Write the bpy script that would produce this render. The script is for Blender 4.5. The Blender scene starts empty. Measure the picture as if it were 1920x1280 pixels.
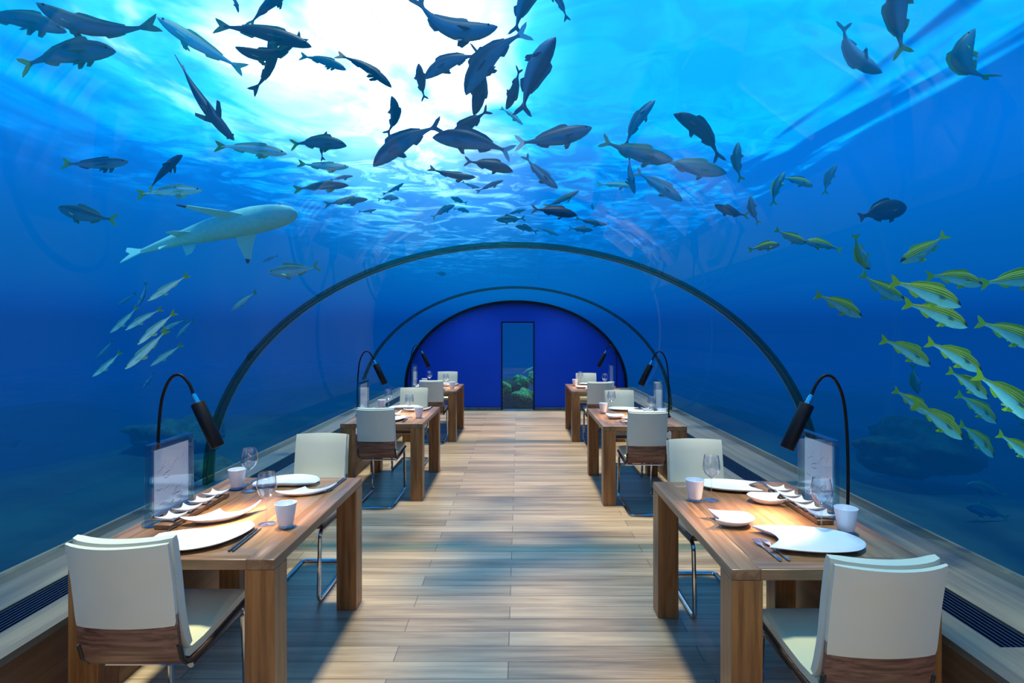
import bpy, math, random
from mathutils import Vector, Matrix
random.seed(7)
SC = bpy.context.scene
COL = SC.collection
PI = math.pi

# ------------------------------------------------------------------ camera
F, VPX, VPY = 1025.0, 972.0, 622.0          # focal length and vanishing point in pixels of the 1920x1280 frame
CAMX, CAMZ = 0.05, 1.64
cam_d = bpy.data.cameras.new('camera')
cam = bpy.data.objects.new('camera', cam_d)
COL.objects.link(cam)
cam_d.sensor_fit = 'HORIZONTAL'
cam_d.sensor_width = 36.0
cam_d.lens = 36.0 * F / 1920.0
cam_d.shift_x = -(VPX - 960.0) / 1920.0
cam_d.shift_y = (VPY - 640.0) / 1920.0
cam_d.clip_start = 0.02
cam_d.clip_end = 400
cam.location = (CAMX, 0, CAMZ)
cam.rotation_euler = (PI / 2, 0, 0)
SC.camera = cam

# ------------------------------------------------------------------ view and renderer settings
SC.view_settings.view_transform = 'Standard'
SC.view_settings.look = 'None'
SC.view_settings.exposure = 0.0
SC.view_settings.gamma = 1.0
SC.view_settings.use_curve_mapping = False
SC.cycles.use_denoising = True
SC.cycles.max_bounces = 8
SC.cycles.diffuse_bounces = 3
SC.cycles.glossy_bounces = 3
SC.cycles.transmission_bounces = 6
SC.cycles.transparent_max_bounces = 48
SC.cycles.volume_bounces = 0
SC.cycles.sample_clamp_indirect = 4.0
SC.cycles.caustics_reflective = False
SC.cycles.caustics_refractive = False

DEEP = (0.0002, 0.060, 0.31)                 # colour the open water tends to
SUNLIT = (0.0008, 0.165, 0.57)                 # and the stronger glow put into the sunlit water above the tunnel
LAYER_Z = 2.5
SIGMA = (0.30, 0.105, 0.070)                 # what the water swallows per metre
SURF_Z = 5.5                                 # the sea surface above the restaurant floor


def nd(nt, kind, **kw):
    n = nt.nodes.new(kind)
    for k, v in kw.items():
        if k.startswith('i_'):
            key = k[2:]
            key = int(key) if key.isdigit() else key.replace('_', ' ')
            n.inputs[key].default_value = v
        else:
            setattr(n, k, v)
    return n


def math_(nt, op, a, b=None, c=None, clamp=False):
    n = nt.nodes.new('ShaderNodeMath')
    n.operation = op
    n.use_clamp = clamp
    for i, v in enumerate((a, b, c)):
        if v is None:
            continue
        if isinstance(v, (int, float)):
            n.inputs[i].default_value = v
        else:
            nt.links.new(v, n.inputs[i])
    return n.outputs[0]


def maprange(nt, v, a, b, lo=0.0, hi=1.0, smooth=True):
    n = nt.nodes.new('ShaderNodeMapRange')
    n.interpolation_type = 'SMOOTHSTEP' if smooth else 'LINEAR'
    nt.links.new(v, n.inputs['Value'])
    n.inputs['From Min'].default_value = a
    n.inputs['From Max'].default_value = b
    n.inputs['To Min'].default_value = lo
    n.inputs['To Max'].default_value = hi
    return n.outputs['Result']


def mixcol(nt, f, a, b, blend='MIX'):
    n = nt.nodes.new('ShaderNodeMix')
    n.data_type = 'RGBA'
    n.blend_type = blend
    for sock, v in ((n.inputs[0], f), (n.inputs[6], a), (n.inputs[7], b)):
        if isinstance(v, (int, float)):
            sock.default_value = v
        elif isinstance(v, (tuple, list)):
            sock.default_value = (*v[:3], 1)
        else:
            nt.links.new(v, sock)
    return n.outputs[2]


# ------------------------------------------------------------------ sky above the sea, deep water all round
def build_world():
    w = bpy.data.worlds.new('sky')
    SC.world = w
    w.use_nodes = True
    nt = w.node_tree
    nt.nodes.clear()
    tc = nd(nt, 'ShaderNodeTexCoord')
    nrm = nd(nt, 'ShaderNodeVectorMath', operation='NORMALIZE')
    nt.links.new(tc.outputs['Generated'], nrm.inputs[0])
    sep = nd(nt, 'ShaderNodeSeparateXYZ')
    nt.links.new(nrm.outputs[0], sep.inputs[0])
    z = sep.outputs[2]
    # daylight: brighter with height, brightest round the sun behind thin cloud
    day = maprange(nt, z, 0.02, 0.32)
    sun_dir = Vector((-0.29, 1.0, 0.50)).normalized()
    dt = nd(nt, 'ShaderNodeVectorMath', operation='DOT_PRODUCT')
    nt.links.new(nrm.outputs[0], dt.inputs[0])
    dt.inputs[1].default_value = sun_dir
    zc = math_(nt, 'MAXIMUM', z, 0.05)
    px = math_(nt, 'DIVIDE', sep.outputs[0], zc)
    py = math_(nt, 'DIVIDE', sep.outputs[1], zc)
    cmb = nd(nt, 'ShaderNodeCombineXYZ')
    nt.links.new(px, cmb.inputs[0])
    nt.links.new(math_(nt, 'MULTIPLY', py, 0.55), cmb.inputs[1])
    ns = nd(nt, 'ShaderNodeTexNoise', i_Scale=1.7, i_Detail=4.0, i_Roughness=0.55)
    ns.inputs['Distortion'].default_value = 0.6
    nt.links.new(cmb.outputs[0], ns.inputs['Vector'])
    wob = math_(nt, 'MULTIPLY', math_(nt, 'SUBTRACT', ns.outputs['Fac'], 0.5), 0.16)
    halo = maprange(nt, math_(nt, 'ADD', dt.outputs['Value'], wob), 0.925, 1.0)
    core = maprange(nt, math_(nt, 'ADD', dt.outputs['Value'], wob), 0.962, 0.999)
    day = math_(nt, 'MULTIPLY', day, maprange(nt, z, 0.62, 0.95, 1.0, 0.45))
    c = mixcol(nt, day, DEEP, (0.04, 1.05, 2.1))
    # an added low glow in the sky, so the ripples further off glitter
    dt2 = nd(nt, 'ShaderNodeVectorMath', operation='DOT_PRODUCT')
    nt.links.new(nrm.outputs[0], dt2.inputs[0])
    dt2.inputs[1].default_value = Vector((-0.15, 1.0, 0.215)).normalized()
    low = maprange(nt, dt2.outputs['Value'], 0.978, 0.999)
    c = mixcol(nt, math_(nt, 'MULTIPLY', day, maprange(nt, z, 0.42, 0.2)), c, (0.0, 0.75, 1.3), 'ADD')
    c = mixcol(nt, low, c, (15.0, 1.6, 0.9), 'ADD')
    c = mixcol(nt, math_(nt, 'MULTIPLY', halo, day), c, (0.8, 1.4, 1.3), 'ADD')
    c = mixcol(nt, math_(nt, 'MULTIPLY', core, day), c, (15.0, 3.0, 1.5), 'ADD')
    bg = nd(nt, 'ShaderNodeBackground')
    nt.links.new(c, bg.inputs['Color'])
    out = nd(nt, 'ShaderNodeOutputWorld')
    nt.links.new(bg.outputs[0], out.inputs['Surface'])


build_world()


def light(name, kind, loc, energy, color=(1, 1, 1), rot=None, to=None, **kw):
    d = bpy.data.lights.new(name, kind)
    d.energy = energy
    d.color = color
    for k, v in kw.items():
        setattr(d, k, v)
    o = bpy.data.objects.new(name, d)
    COL.objects.link(o)
    o.location = loc
    if to is not None:
        o.rotation_euler = (Vector(to) - Vector(loc)).to_track_quat('-Z', 'Y').to_euler()
    elif rot is not None:
        o.rotation_euler = rot
    return o


light('sun', 'SUN', (0, 3, 20), 14.5, (1.0, 0.50, 0.30), to=(0.3, 2.6, 0), angle=math.radians(5))
# added fill spots behind the camera, for chair backs and table legs
for sx in (-0.8, 0.8):
    light('rear_fill', 'SPOT', (sx, -1.5, 2.05), 50, (1.0, 0.85, 0.66), to=(sx * 1.3, 3.0, 0.5), spot_size=1.9, spot_blend=0.8, shadow_soft_size=0.05)
# added bluish spots that brighten the blue end wall
for sx in (-1, 1):
    light('wall_fill', 'SPOT', (sx * 0.9, 10.4, 1.95), 15, (0.3, 0.7, 1.0), to=(sx * 0.75, 11.5, 0.9), spot_size=2.2, spot_blend=1.0, shadow_soft_size=0.04)
# added area lights low in the water, to brighten the fish alongside
for sx in (-1, 1):
    light('fish_fill', 'AREA', (sx * 2.75, 3.0, 0.1), 14, (0.7, 1.0, 0.9), to=(sx * 4.6, 5.0, 3.4), shape='RECTANGLE', size=0.5, size_y=4.0, spread=math.radians(80))
# an added spot that brightens the reef outside the end window
light('reef_fill', 'SPOT', (0.9, 12.4, 2.6), 120, (0.7, 1.0, 0.75), to=(0.2, 14.0, 0.2), spot_size=1.1, spot_blend=0.8)


# ------------------------------------------------------------------ materials
def new_mat(name):
    m = bpy.data.materials.new(name)
    m.use_nodes = True
    nt = m.node_tree
    nt.nodes.clear()
    out = nd(nt, 'ShaderNodeOutputMaterial')
    return m, nt, out


def plain(name, col, rough=0.5, metal=0.0, spec=0.5, vary=0.06, scale=12.0, coat=0.0):
    m, nt, out = new_mat(name)
    p = nd(nt, 'ShaderNodeBsdfPrincipled')
    tc = nd(nt, 'ShaderNodeTexCoord')
    ns = nd(nt, 'ShaderNodeTexNoise', i_Scale=scale, i_Detail=3.0)
    nt.links.new(tc.outputs['Object'], ns.inputs['Vector'])
    a = tuple(min(1, c * (1 + vary)) for c in col)
    b = tuple(c * (1 - vary) for c in col)
    nt.links.new(mixcol(nt, ns.outputs['Fac'], a, b), p.inputs['Base Color'])
    p.inputs['Roughness'].default_value = rough
    p.inputs['Metallic'].default_value = metal
    p.inputs['Specular IOR Level'].default_value = spec
    p.inputs['Coat Weight'].default_value = coat
    nt.links.new(p.outputs[0], out.inputs['Surface'])
    return m


def wood(name, light_c, dark_c, axis=1, grain=26.0, rough=0.35, boards=None, seed=0.0):
    """Grain runs along AXIS of the object; boards = (across axis, width) splits it into boards of slightly different tone."""
    m, nt, out = new_mat(name)
    p = nd(nt, 'ShaderNodeBsdfPrincipled')
    tc = nd(nt, 'ShaderNodeTexCoord')
    oi = nd(nt, 'ShaderNodeObjectInfo')
    mp = nd(nt, 'ShaderNodeMapping')
    sc = [grain, grain, grain]
    sc[axis] = grain * 0.06
    mp.inputs['Scale'].default_value = sc
    nt.links.new(tc.outputs['Object'], mp.inputs['Vector'])
    off = nd(nt, 'ShaderNodeCombineXYZ')
    nt.links.new(math_(nt, 'MULTIPLY_ADD', oi.outputs['Random'], 17.0, seed), off.inputs[0])
    nt.links.new(math_(nt, 'MULTIPLY', oi.outputs['Random'], 9.0), off.inputs[1])
    nt.links.new(off.outputs[0], mp.inputs['Location'])
    ns = nd(nt, 'ShaderNodeTexNoise', i_Scale=1.0, i_Detail=6.0, i_Roughness=0.6, i_Distortion=0.5)
    nt.links.new(mp.outputs[0], ns.inputs['Vector'])
    fac = maprange(nt, ns.outputs['Fac'], 0.3, 0.7)
    if boards:
        sep = nd(nt, 'ShaderNodeSeparateXYZ')
        nt.links.new(tc.outputs['Object'], sep.inputs[0])
        wn = nd(nt, 'ShaderNodeTexWhiteNoise', noise_dimensions='1D')
        nt.links.new(math_(nt, 'FLOOR', math_(nt, 'DIVIDE', sep.outputs[boards[0]], boards[1])), wn.inputs['W'])
        fac = math_(nt, 'MULTIPLY_ADD', math_(nt, 'SUBTRACT', wn.outputs['Value'], 0.5), 0.7, fac, clamp=True)
    nt.links.new(mixcol(nt, fac, dark_c, light_c), p.inputs['Base Color'])
    p.inputs['Roughness'].default_value = rough
    nt.links.new(p.outputs[0], out.inputs['Surface'])
    return m


def clear(name, tint=(1, 1, 1), ior=1.45, rough=0.0, gain=1.0, base=0.0):
    """Clear glass: see-through with a reflection that grows towards grazing angles."""
    m, nt, out = new_mat(name)
    geo = nd(nt, 'ShaderNodeNewGeometry')
    fr = nd(nt, 'ShaderNodeFresnel')
    nt.links.new(maprange(nt, geo.outputs['Backfacing'], 0.0, 1.0, ior, 1.0 / ior, False), fr.inputs['IOR'])
    t = nd(nt, 'ShaderNodeBsdfTransparent')
    t.inputs['Color'].default_value = (*tint, 1)
    g = nd(nt, 'ShaderNodeBsdfGlossy', i_Roughness=rough)
    mx = nd(nt, 'ShaderNodeMixShader')
    nt.links.new(math_(nt, 'MULTIPLY_ADD', fr.outputs[0], gain, base, clamp=True), mx.inputs[0])
    nt.links.new(t.outputs[0], mx.inputs[1])
    nt.links.new(g.outputs[0], mx.inputs[2])
    nt.links.new(mx.outputs[0], out.inputs['Surface'])
    return m


M = {}
M['table_wood_y'] = wood('table_wood_y', (0.40, 0.205, 0.095), (0.22, 0.10, 0.042), 1, 30, 0.32, (0, 0.088))
M['table_wood_x'] = wood('table_wood_x', (0.40, 0.205, 0.095), (0.22, 0.10, 0.042), 0, 30, 0.32)
M['table_wood_z'] = wood('table_wood_z', (0.44, 0.175, 0.048), (0.21, 0.075, 0.019), 2, 30, 0.35)
M['walnut'] = wood('walnut', (0.30, 0.135, 0.085), (0.085, 0.034, 0.02), 0, 70, 0.38)
M['ledge_wood'] = wood('ledge_wood', (0.20, 0.17, 0.115), (0.11, 0.092, 0.065), 1, 14, 0.4)
M['face_wood'] = wood('face_wood', (0.24, 0.115, 0.05), (0.13, 0.06, 0.028), 1, 12, 0.45)
M['leather'] = plain('leather', (0.74, 0.685, 0.50), 0.42, vary=0.03)
M['leather_seat'] = plain('leather_seat', (0.72, 0.67, 0.44), 0.42, vary=0.03)
M['chrome'] = plain('chrome', (0.55, 0.57, 0.6), 0.12, 1.0, vary=0.02)
M['steel'] = plain('steel', (0.62, 0.65, 0.68), 0.2, 1.0, vary=0.02)
M['black'] = plain('black', (0.004, 0.004, 0.005), 0.5, spec=0.2)
M['black_soft'] = plain('black_soft', (0.012, 0.008, 0.008), 0.5)
M['porcelain'] = plain('porcelain', (0.84, 0.85, 0.87), 0.18, vary=0.015, coat=0.4)
M['frosted'] = plain('frosted', (0.82, 0.85, 0.88), 0.3, vary=0.02)
M['paper'] = plain('paper', (0.88, 0.88, 0.92), 0.7, vary=0.05, scale=20)
M['ink'] = plain('ink', (0.2, 0.21, 0.28), 0.7)
M['chopstick'] = plain('chopstick', (0.10, 0.13, 0.17), 0.25, 0.6)
M['tray_wood'] = wood('tray_wood', (0.30, 0.15, 0.07), (0.17, 0.08, 0.035), 1, 30, 0.4)
M['blue_wall'] = plain('blue_wall', (0.0, 0.055, 0.42), 0.6, vary=0.05, scale=3, spec=0.2)
M['grate'] = plain('grate', (0.006, 0.012, 0.035), 0.45)
M['dark_frame'] = plain('dark_frame', (0.004, 0.007, 0.014), 0.6, spec=0.2)
M['wine_glass'] = clear('wine_glass', (0.975, 0.985, 0.99), 1.45, 0.0, 2.0, 0.05)
M['acrylic'] = clear('acrylic', (0.93, 0.975, 0.985), 1.49, 0.0, 1.0, 0.02)
M['acrylic_edge'] = clear('acrylic_edge', (0.60, 0.86, 0.95), 1.49, 0.1, 1.6, 0.10)
M['tunnel_inside'] = clear('tunnel_inside', (0.99, 0.995, 1.0), 1.40, 0.0, 0.20, 0.0)
M['window_pane'] = clear('window_pane', (0.95, 0.99, 0.99), 1.40, 0.0, 0.8, 0.0)
m_, nt_, out_ = new_mat('tunnel_outside')
t_ = nd(nt_, 'ShaderNodeBsdfTransparent')
t_.inputs['Color'].default_value = (0.985, 0.995, 1, 1)
nt_.links.new(t_.outputs[0], out_.inputs['Surface'])
M['tunnel_outside'] = m_
M['joint'] = clear('joint', (0.36, 0.60, 0.46), 1.45, 0.15, 0.2, 0.0)
M['joint_dark'] = plain('joint_dark', (0.008, 0.03, 0.035), 0.3)
M['joint_light'] = plain('joint_light', (0.05, 0.20, 0.22), 0.35)


def floor_material():
    m, nt, out = new_mat('floor_planks')
    p = nd(nt, 'ShaderNodeBsdfPrincipled')
    tc = nd(nt, 'ShaderNodeTexCoord')
    br = nd(nt, 'ShaderNodeTexBrick', offset=0.37, offset_frequency=2, squash=1.0)
    br.inputs['Scale'].default_value = 1.0
    br.inputs['Brick Width'].default_value = 1.55
    br.inputs['Row Height'].default_value = 0.136
    br.inputs['Mortar Size'].default_value = 0.0022
    br.inputs['Mortar Smooth'].default_value = 0.1
    br.inputs['Bias'].default_value = 0.0
    br.inputs['Color1'].default_value = (0, 0, 0, 1)
    br.inputs['Color2'].default_value = (1, 1, 1, 1)
    br.inputs['Mortar'].default_value = (0.2, 0.2, 0.2, 1)
    nt.links.new(tc.outputs['Object'], br.inputs['Vector'])
    mp = nd(nt, 'ShaderNodeMapping')
    mp.inputs['Scale'].default_value = (1.1, 20.0, 1)
    nt.links.new(tc.outputs['Object'], mp.inputs['Vector'])
    ns = nd(nt, 'ShaderNodeTexNoise', i_Scale=1.0, i_Detail=6.0, i_Roughness=0.62, i_Distortion=0.3)
    nt.links.new(mp.outputs[0], ns.inputs['Vector'])
    bw = nd(nt, 'ShaderNodeRGBToBW')
    nt.links.new(br.outputs['Color'], bw.inputs[0])
    grain = maprange(nt, ns.outputs['Fac'], 0.28, 0.72)
    tone = math_(nt, 'ADD', math_(nt, 'MULTIPLY', bw.outputs[0], 0.5), math_(nt, 'MULTIPLY', grain, 0.5), clamp=True)
    c = mixcol(nt, tone, (0.16, 0.105, 0.07), (0.60, 0.43, 0.29))
    c = mixcol(nt, br.outputs['Fac'], c, (0.10, 0.065, 0.045))
    nt.links.new(c, p.inputs['Base Color'])
    p.inputs['Roughness'].default_value = 0.36
    nt.links.new(p.outputs[0], out.inputs['Surface'])
    return m


M['floor'] = floor_material()


def surface_material():
    """The sea surface from below: ripples, and a bright strip over the tunnel between dark sides, painted as see-through tint."""
    m, nt, out = new_mat('sea_surface')
    tc = nd(nt, 'ShaderNodeTexCoord')
    sep = nd(nt, 'ShaderNodeSeparateXYZ')
    nt.links.new(tc.outputs['Object'], sep.inputs[0])
    # long light streaks along the tunnel, painted into the tint
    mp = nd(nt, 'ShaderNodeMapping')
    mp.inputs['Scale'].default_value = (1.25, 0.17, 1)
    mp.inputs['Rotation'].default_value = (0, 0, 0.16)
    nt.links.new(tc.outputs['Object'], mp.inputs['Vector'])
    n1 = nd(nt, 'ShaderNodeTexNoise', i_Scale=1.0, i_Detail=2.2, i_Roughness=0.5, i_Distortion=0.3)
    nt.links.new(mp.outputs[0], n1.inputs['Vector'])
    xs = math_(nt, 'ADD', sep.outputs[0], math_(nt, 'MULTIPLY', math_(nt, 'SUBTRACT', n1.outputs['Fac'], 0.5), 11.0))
    bright_strip = math_(nt, 'MULTIPLY', maprange(nt, xs, 6.8, 5.6), maprange(nt, xs, -12.5, -4.2))  # strip of light and its dark sides, painted into the tint
    # short ripples, their glitter and dapples painted into the tint
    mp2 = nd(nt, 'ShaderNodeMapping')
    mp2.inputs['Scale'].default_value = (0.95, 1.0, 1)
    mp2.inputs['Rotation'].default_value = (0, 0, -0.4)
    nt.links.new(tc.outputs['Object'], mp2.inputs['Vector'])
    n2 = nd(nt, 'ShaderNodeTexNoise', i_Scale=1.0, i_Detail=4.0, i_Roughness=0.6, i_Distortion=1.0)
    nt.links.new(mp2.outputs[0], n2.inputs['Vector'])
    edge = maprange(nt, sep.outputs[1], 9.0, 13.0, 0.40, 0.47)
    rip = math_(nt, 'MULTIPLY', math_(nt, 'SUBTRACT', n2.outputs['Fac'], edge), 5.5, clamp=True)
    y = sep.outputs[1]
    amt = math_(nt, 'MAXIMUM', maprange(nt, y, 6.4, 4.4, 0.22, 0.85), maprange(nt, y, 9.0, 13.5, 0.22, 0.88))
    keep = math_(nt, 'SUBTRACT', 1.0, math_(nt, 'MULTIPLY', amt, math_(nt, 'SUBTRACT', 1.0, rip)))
    op = math_(nt, 'MULTIPLY', bright_strip, keep)
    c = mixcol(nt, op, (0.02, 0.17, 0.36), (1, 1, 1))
    t = nd(nt, 'ShaderNodeBsdfTransparent')
    nt.links.new(c, t.inputs['Color'])
    nt.links.new(t.outputs[0], out.inputs['Surface'])
    return m


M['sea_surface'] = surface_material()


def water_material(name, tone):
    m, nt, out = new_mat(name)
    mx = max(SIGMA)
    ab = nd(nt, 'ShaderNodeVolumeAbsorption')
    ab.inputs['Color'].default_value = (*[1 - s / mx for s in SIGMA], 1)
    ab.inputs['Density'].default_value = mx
    em = nd(nt, 'ShaderNodeEmission')  # glow put in for the daylight scattered by the water
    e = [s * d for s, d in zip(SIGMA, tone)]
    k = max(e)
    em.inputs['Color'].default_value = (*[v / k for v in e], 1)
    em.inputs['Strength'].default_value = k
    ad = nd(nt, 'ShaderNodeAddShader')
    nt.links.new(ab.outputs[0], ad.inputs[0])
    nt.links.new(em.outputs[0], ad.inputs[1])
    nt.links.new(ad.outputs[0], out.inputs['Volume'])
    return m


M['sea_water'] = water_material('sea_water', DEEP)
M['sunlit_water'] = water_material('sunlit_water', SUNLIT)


def rock_material(name, a, b, scale):
    m, nt, out = new_mat(name)
    p = nd(nt, 'ShaderNodeBsdfPrincipled')
    tc = nd(nt, 'ShaderNodeTexCoord')
    ns = nd(nt, 'ShaderNodeTexNoise', i_Scale=scale, i_Detail=7.0, i_Roughness=0.65)
    nt.links.new(tc.outputs['Object'], ns.inputs['Vector'])
    nt.links.new(mixcol(nt, maprange(nt, ns.outputs['Fac'], 0.35, 0.65), a, b), p.inputs['Base Color'])
    p.inputs['Roughness'].default_value = 0.9
    nt.links.new(p.outputs[0], out.inputs['Surface'])
    return m


M['sand'] = rock_material('sand', (0.006, 0.016, 0.022), (0.018, 0.034, 0.036), 0.8)
M['reef_rock'] = rock_material('reef_rock', (0.008, 0.02, 0.02), (0.03, 0.07, 0.05), 5.0)
M['coral_green'] = rock_material('coral_green', (0.012, 0.10, 0.05), (0.16, 0.55, 0.20), 18.0)
M['coral_pale'] = rock_material('coral_pale', (0.04, 0.16, 0.09), (0.40, 0.70, 0.35), 18.0)


def fish_material(name, back, belly, stripe=None, lo=0.35, hi=0.7):
    """Countershaded skin: UV v runs from belly (0) to back (1), u from snout to tail."""
    m, nt, out = new_mat(name)
    p = nd(nt, 'ShaderNodeBsdfPrincipled')
    uv = nd(nt, 'ShaderNodeUVMap')
    sep = nd(nt, 'ShaderNodeSeparateXYZ')
    nt.links.new(uv.outputs[0], sep.inputs[0])
    f = maprange(nt, sep.outputs[1], lo, hi)
    c = mixcol(nt, f, belly, back)
    if stripe:
        s = math_(nt, 'SINE', math_(nt, 'MULTIPLY', sep.outputs[1], 46.0))
        k = math_(nt, 'MULTIPLY', maprange(nt, s, -0.1, 0.5), maprange(nt, sep.outputs[1], 0.42, 0.55))
        c = mixcol(nt, k, c, stripe)
        mask = math_(nt, 'MULTIPLY', maprange(nt, sep.outputs[0], 0.13, 0.05), maprange(nt, sep.outputs[1], 0.45, 0.6))
        c = mixcol(nt, mask, c, (0.01, 0.02, 0.03))
    tc = nd(nt, 'ShaderNodeTexCoord')
    ns = nd(nt, 'ShaderNodeTexNoise', i_Scale=40.0, i_Detail=2.0)
    nt.links.new(tc.outputs['Object'], ns.inputs['Vector'])
    c = mixcol(nt, math_(nt, 'MULTIPLY', ns.outputs['Fac'], 0.25), c, (0.0, 0.0, 0.0))
    nt.links.new(c, p.inputs['Base Color'])
    p.inputs['Roughness'].default_value = 0.45
    p.inputs['Specular IOR Level'].default_value = 0.08
    nt.links.new(p.outputs[0], out.inputs['Surface'])
    return m


M['f_grey'] = fish_material('grey_skin', (0.008, 0.060, 0.14), (0.13, 0.25, 0.40))
M['f_navy'] = fish_material('navy_skin', (0.001, 0.022, 0.065), (0.006, 0.055, 0.13))
M['f_teal'] = fish_material('teal_skin', (0.010, 0.080, 0.12), (0.06, 0.22, 0.32))
M['f_silver'] = fish_material('silver_skin', (0.06, 0.24, 0.26), (0.55, 0.85, 0.88), None, 0.5, 0.85)
M['f_stripe'] = fish_material('striped_skin', (0.05, 0.19, 0.06), (0.11, 0.36, 0.44), (0.36, 0.44, 0.04), 0.38, 0.6)
M['f_shark'] = fish_material('shark_skin', (0.55, 0.85, 0.80), (0.28, 0.78, 0.74), None, 0.55, 0.8)  # the pale back paints in the highlights along the upper edge
M['fin_yellow'] = plain('fin_yellow', (0.17, 0.32, 0.012), 0.5)
M['fin_grey'] = plain('fin_grey', (0.025, 0.075, 0.14), 0.5)
M['fin_pale'] = plain('fin_pale', (0.48, 0.52, 0.62), 0.5)
M['fin_navy'] = plain('fin_navy', (0.005, 0.022, 0.06), 0.5)
M['fin_teal'] = plain('fin_teal', (0.04, 0.17, 0.10), 0.5)
M['fin_silver'] = plain('fin_silver', (0.22, 0.48, 0.30), 0.5)
M['fin_shark'] = plain('fin_shark', (0.25, 0.70, 0.68), 0.5)
m_, nt_, out_ = new_mat('bulb')
e_ = nd(nt_, 'ShaderNodeEmission', i_Strength=6.0)
e_.inputs['Color'].default_value = (1.0, 0.62, 0.32, 1)
nt_.links.new(e_.outputs[0], out_.inputs['Surface'])
M['bulb'] = m_
M['eye'] = plain('eye', (0.005, 0.005, 0.006), 0.15)


# ------------------------------------------------------------------ mesh helpers
class MB:
    def __init__(self):
        self.v, self.f, self.m, self.uv = [], [], [], {}

    def add(self, vs, fs, mi=0):
        o = len(self.v)
        self.v += [tuple(v) for v in vs]
        for f in fs:
            self.f.append(tuple(i + o for i in f))
            self.m.append(mi)

    def box(self, x0, x1, y0, y1, z0, z1, mi=0, bev=0.0):
        if bev <= 0:
            vs = [(x, y, z) for z in (z0, z1) for y in (y0, y1) for x in (x0, x1)]
            fs = [(0, 2, 3, 1), (4, 5, 7, 6), (0, 1, 5, 4), (2, 6, 7, 3), (0, 4, 6, 2), (1, 3, 7, 5)]
            self.add(vs, fs, mi)
            return
        b = min(bev, (x1 - x0) / 2.1, (y1 - y0) / 2.1, (z1 - z0) / 2.1)
        # chamfered box: stacked rings with cut corners
        def ring(z, ins):
            a, c, d, e = x0 + ins, x1 - ins, y0 + ins, y1 - ins
            return [(a + b, d, z), (c - b, d, z), (c, d + b, z), (c, e - b, z), (c - b, e, z), (a + b, e, z), (a, e - b, z), (a, d + b, z)]
        self.loft([ring(z0, b * 0.7), ring(z0 + b * 0.7, 0), ring(z1 - b * 0.7, 0), ring(z1, b * 0.7)], mi, cap=True)

    def loft(self, rings, mi=0, cap=True, closed=True):
        n = len(rings[0])
        vs = [p for r in rings for p in r]
        fs = []
        for k in range(len(rings) - 1):
            for i in range(n if closed else n - 1):
                j = (i + 1) % n
                fs.append((k * n + i, k * n + j, (k + 1) * n + j, (k + 1) * n + i))
        if cap:
            fs.append(tuple(range(n - 1, -1, -1)))
            b = (len(rings) - 1) * n
            fs.append(tuple(b + i for i in range(n)))
        self.add(vs, fs, mi)

    def tube(self, pts, r, n=10, mi=0, flat=None, closed=False, cap=True):
        """Round tube along PTS; flat = (half width, half thickness) for a flat bar whose width stays near world axes."""
        P = [Vector(p) for p in pts]
        rings, prev = [], None
        for i, p in enumerate(P):
            a = P[i - 1] if i > 0 else (P[-1] if closed else p)
            b = P[i + 1] if i < len(P) - 1 else (P[0] if closed else p)
            t = (b - a).normalized()
            if prev is None:
                u = t.orthogonal().normalized() if abs(t.x) > 0.9 else Vector((1, 0, 0)).cross(t).normalized()
            else:
                u = (prev - t * prev.dot(t)).normalized()
            prev = u
            w = t.cross(u)
            rr = r[i] if isinstance(r, (list, tuple)) else r
            rings.append([p + (u * math.cos(2 * PI * k / n) + w * math.sin(2 * PI * k / n)) * rr for k in range(n)])
        if closed:
            rings.append(rings[0])
            cap = False
        self.loft(rings, mi, cap)

    def lathe(self, prof, n=28, c=(0, 0, 0), mi=0, cap=True):
        rings = [[(c[0] + r * math.cos(2 * PI * k / n), c[1] + r * math.sin(2 * PI * k / n), c[2] + z) for k in range(n)] for r, z in prof]
        self.loft(rings, mi, cap)

    def build(self, name, mats, parent=None, smooth=True, angle=40, loc=(0, 0, 0)):
        me = bpy.data.meshes.new(name)
        me.from_pydata(self.v, [], self.f)
        if not isinstance(mats, (list, tuple)):
            mats = [mats]
        for mt in mats:
            me.materials.append(mt)
        me.polygons.foreach_set('material_index', self.m)
        if smooth:
            me.polygons.foreach_set('use_smooth', [True] * len(self.f))
        me.update()
        if smooth and angle < 180:
            me.set_sharp_from_angle(angle=math.radians(angle))
        o = bpy.data.objects.new(name, me)
        COL.objects.link(o)
        o.location = loc
        if parent is not None:
            o.parent = parent
        return o


def tag(o, label=None, cat=None, group=None, kind=None):
    for k, v in (('label', label), ('category', cat), ('group', group), ('kind', kind)):
        if v:
            o[k] = v
    return o


def thing(name, label, cat, loc=(0, 0, 0), rz=0.0, group=None):
    o = bpy.data.objects.new(name, None)
    o.empty_display_size = 0.05
    COL.objects.link(o)
    o.location = loc
    o.rotation_euler = (0, 0, rz)
    return tag(o, label, cat, group)


def copy_tree(o, parent=None):
    c = o.copy()
    COL.objects.link(c)
    if parent is not None:
        c.parent = parent
    for ch in list(o.children):
        copy_tree(ch, c)
    return c


def catmull(pts, n=8, closed=False):
    P = [Vector(p) for p in pts]
    out = []
    N = len(P)
    for i in range(N if closed else N - 1):
        p0 = P[(i - 1) % N] if closed or i > 0 else P[0]
        p1, p2 = P[i], P[(i + 1) % N]
        p3 = P[(i + 2) % N] if closed or i + 2 < N else P[-1]
        for k in range(n):
            t = k / n
            out.append(0.5 * ((2 * p1) + (p2 - p0) * t + (2 * p0 - 5 * p1 + 4 * p2 - p3) * t * t + (3 * p1 - p0 - 3 * p2 + p3) * t ** 3))
    if not closed:
        out.append(P[-1])
    return out


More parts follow.
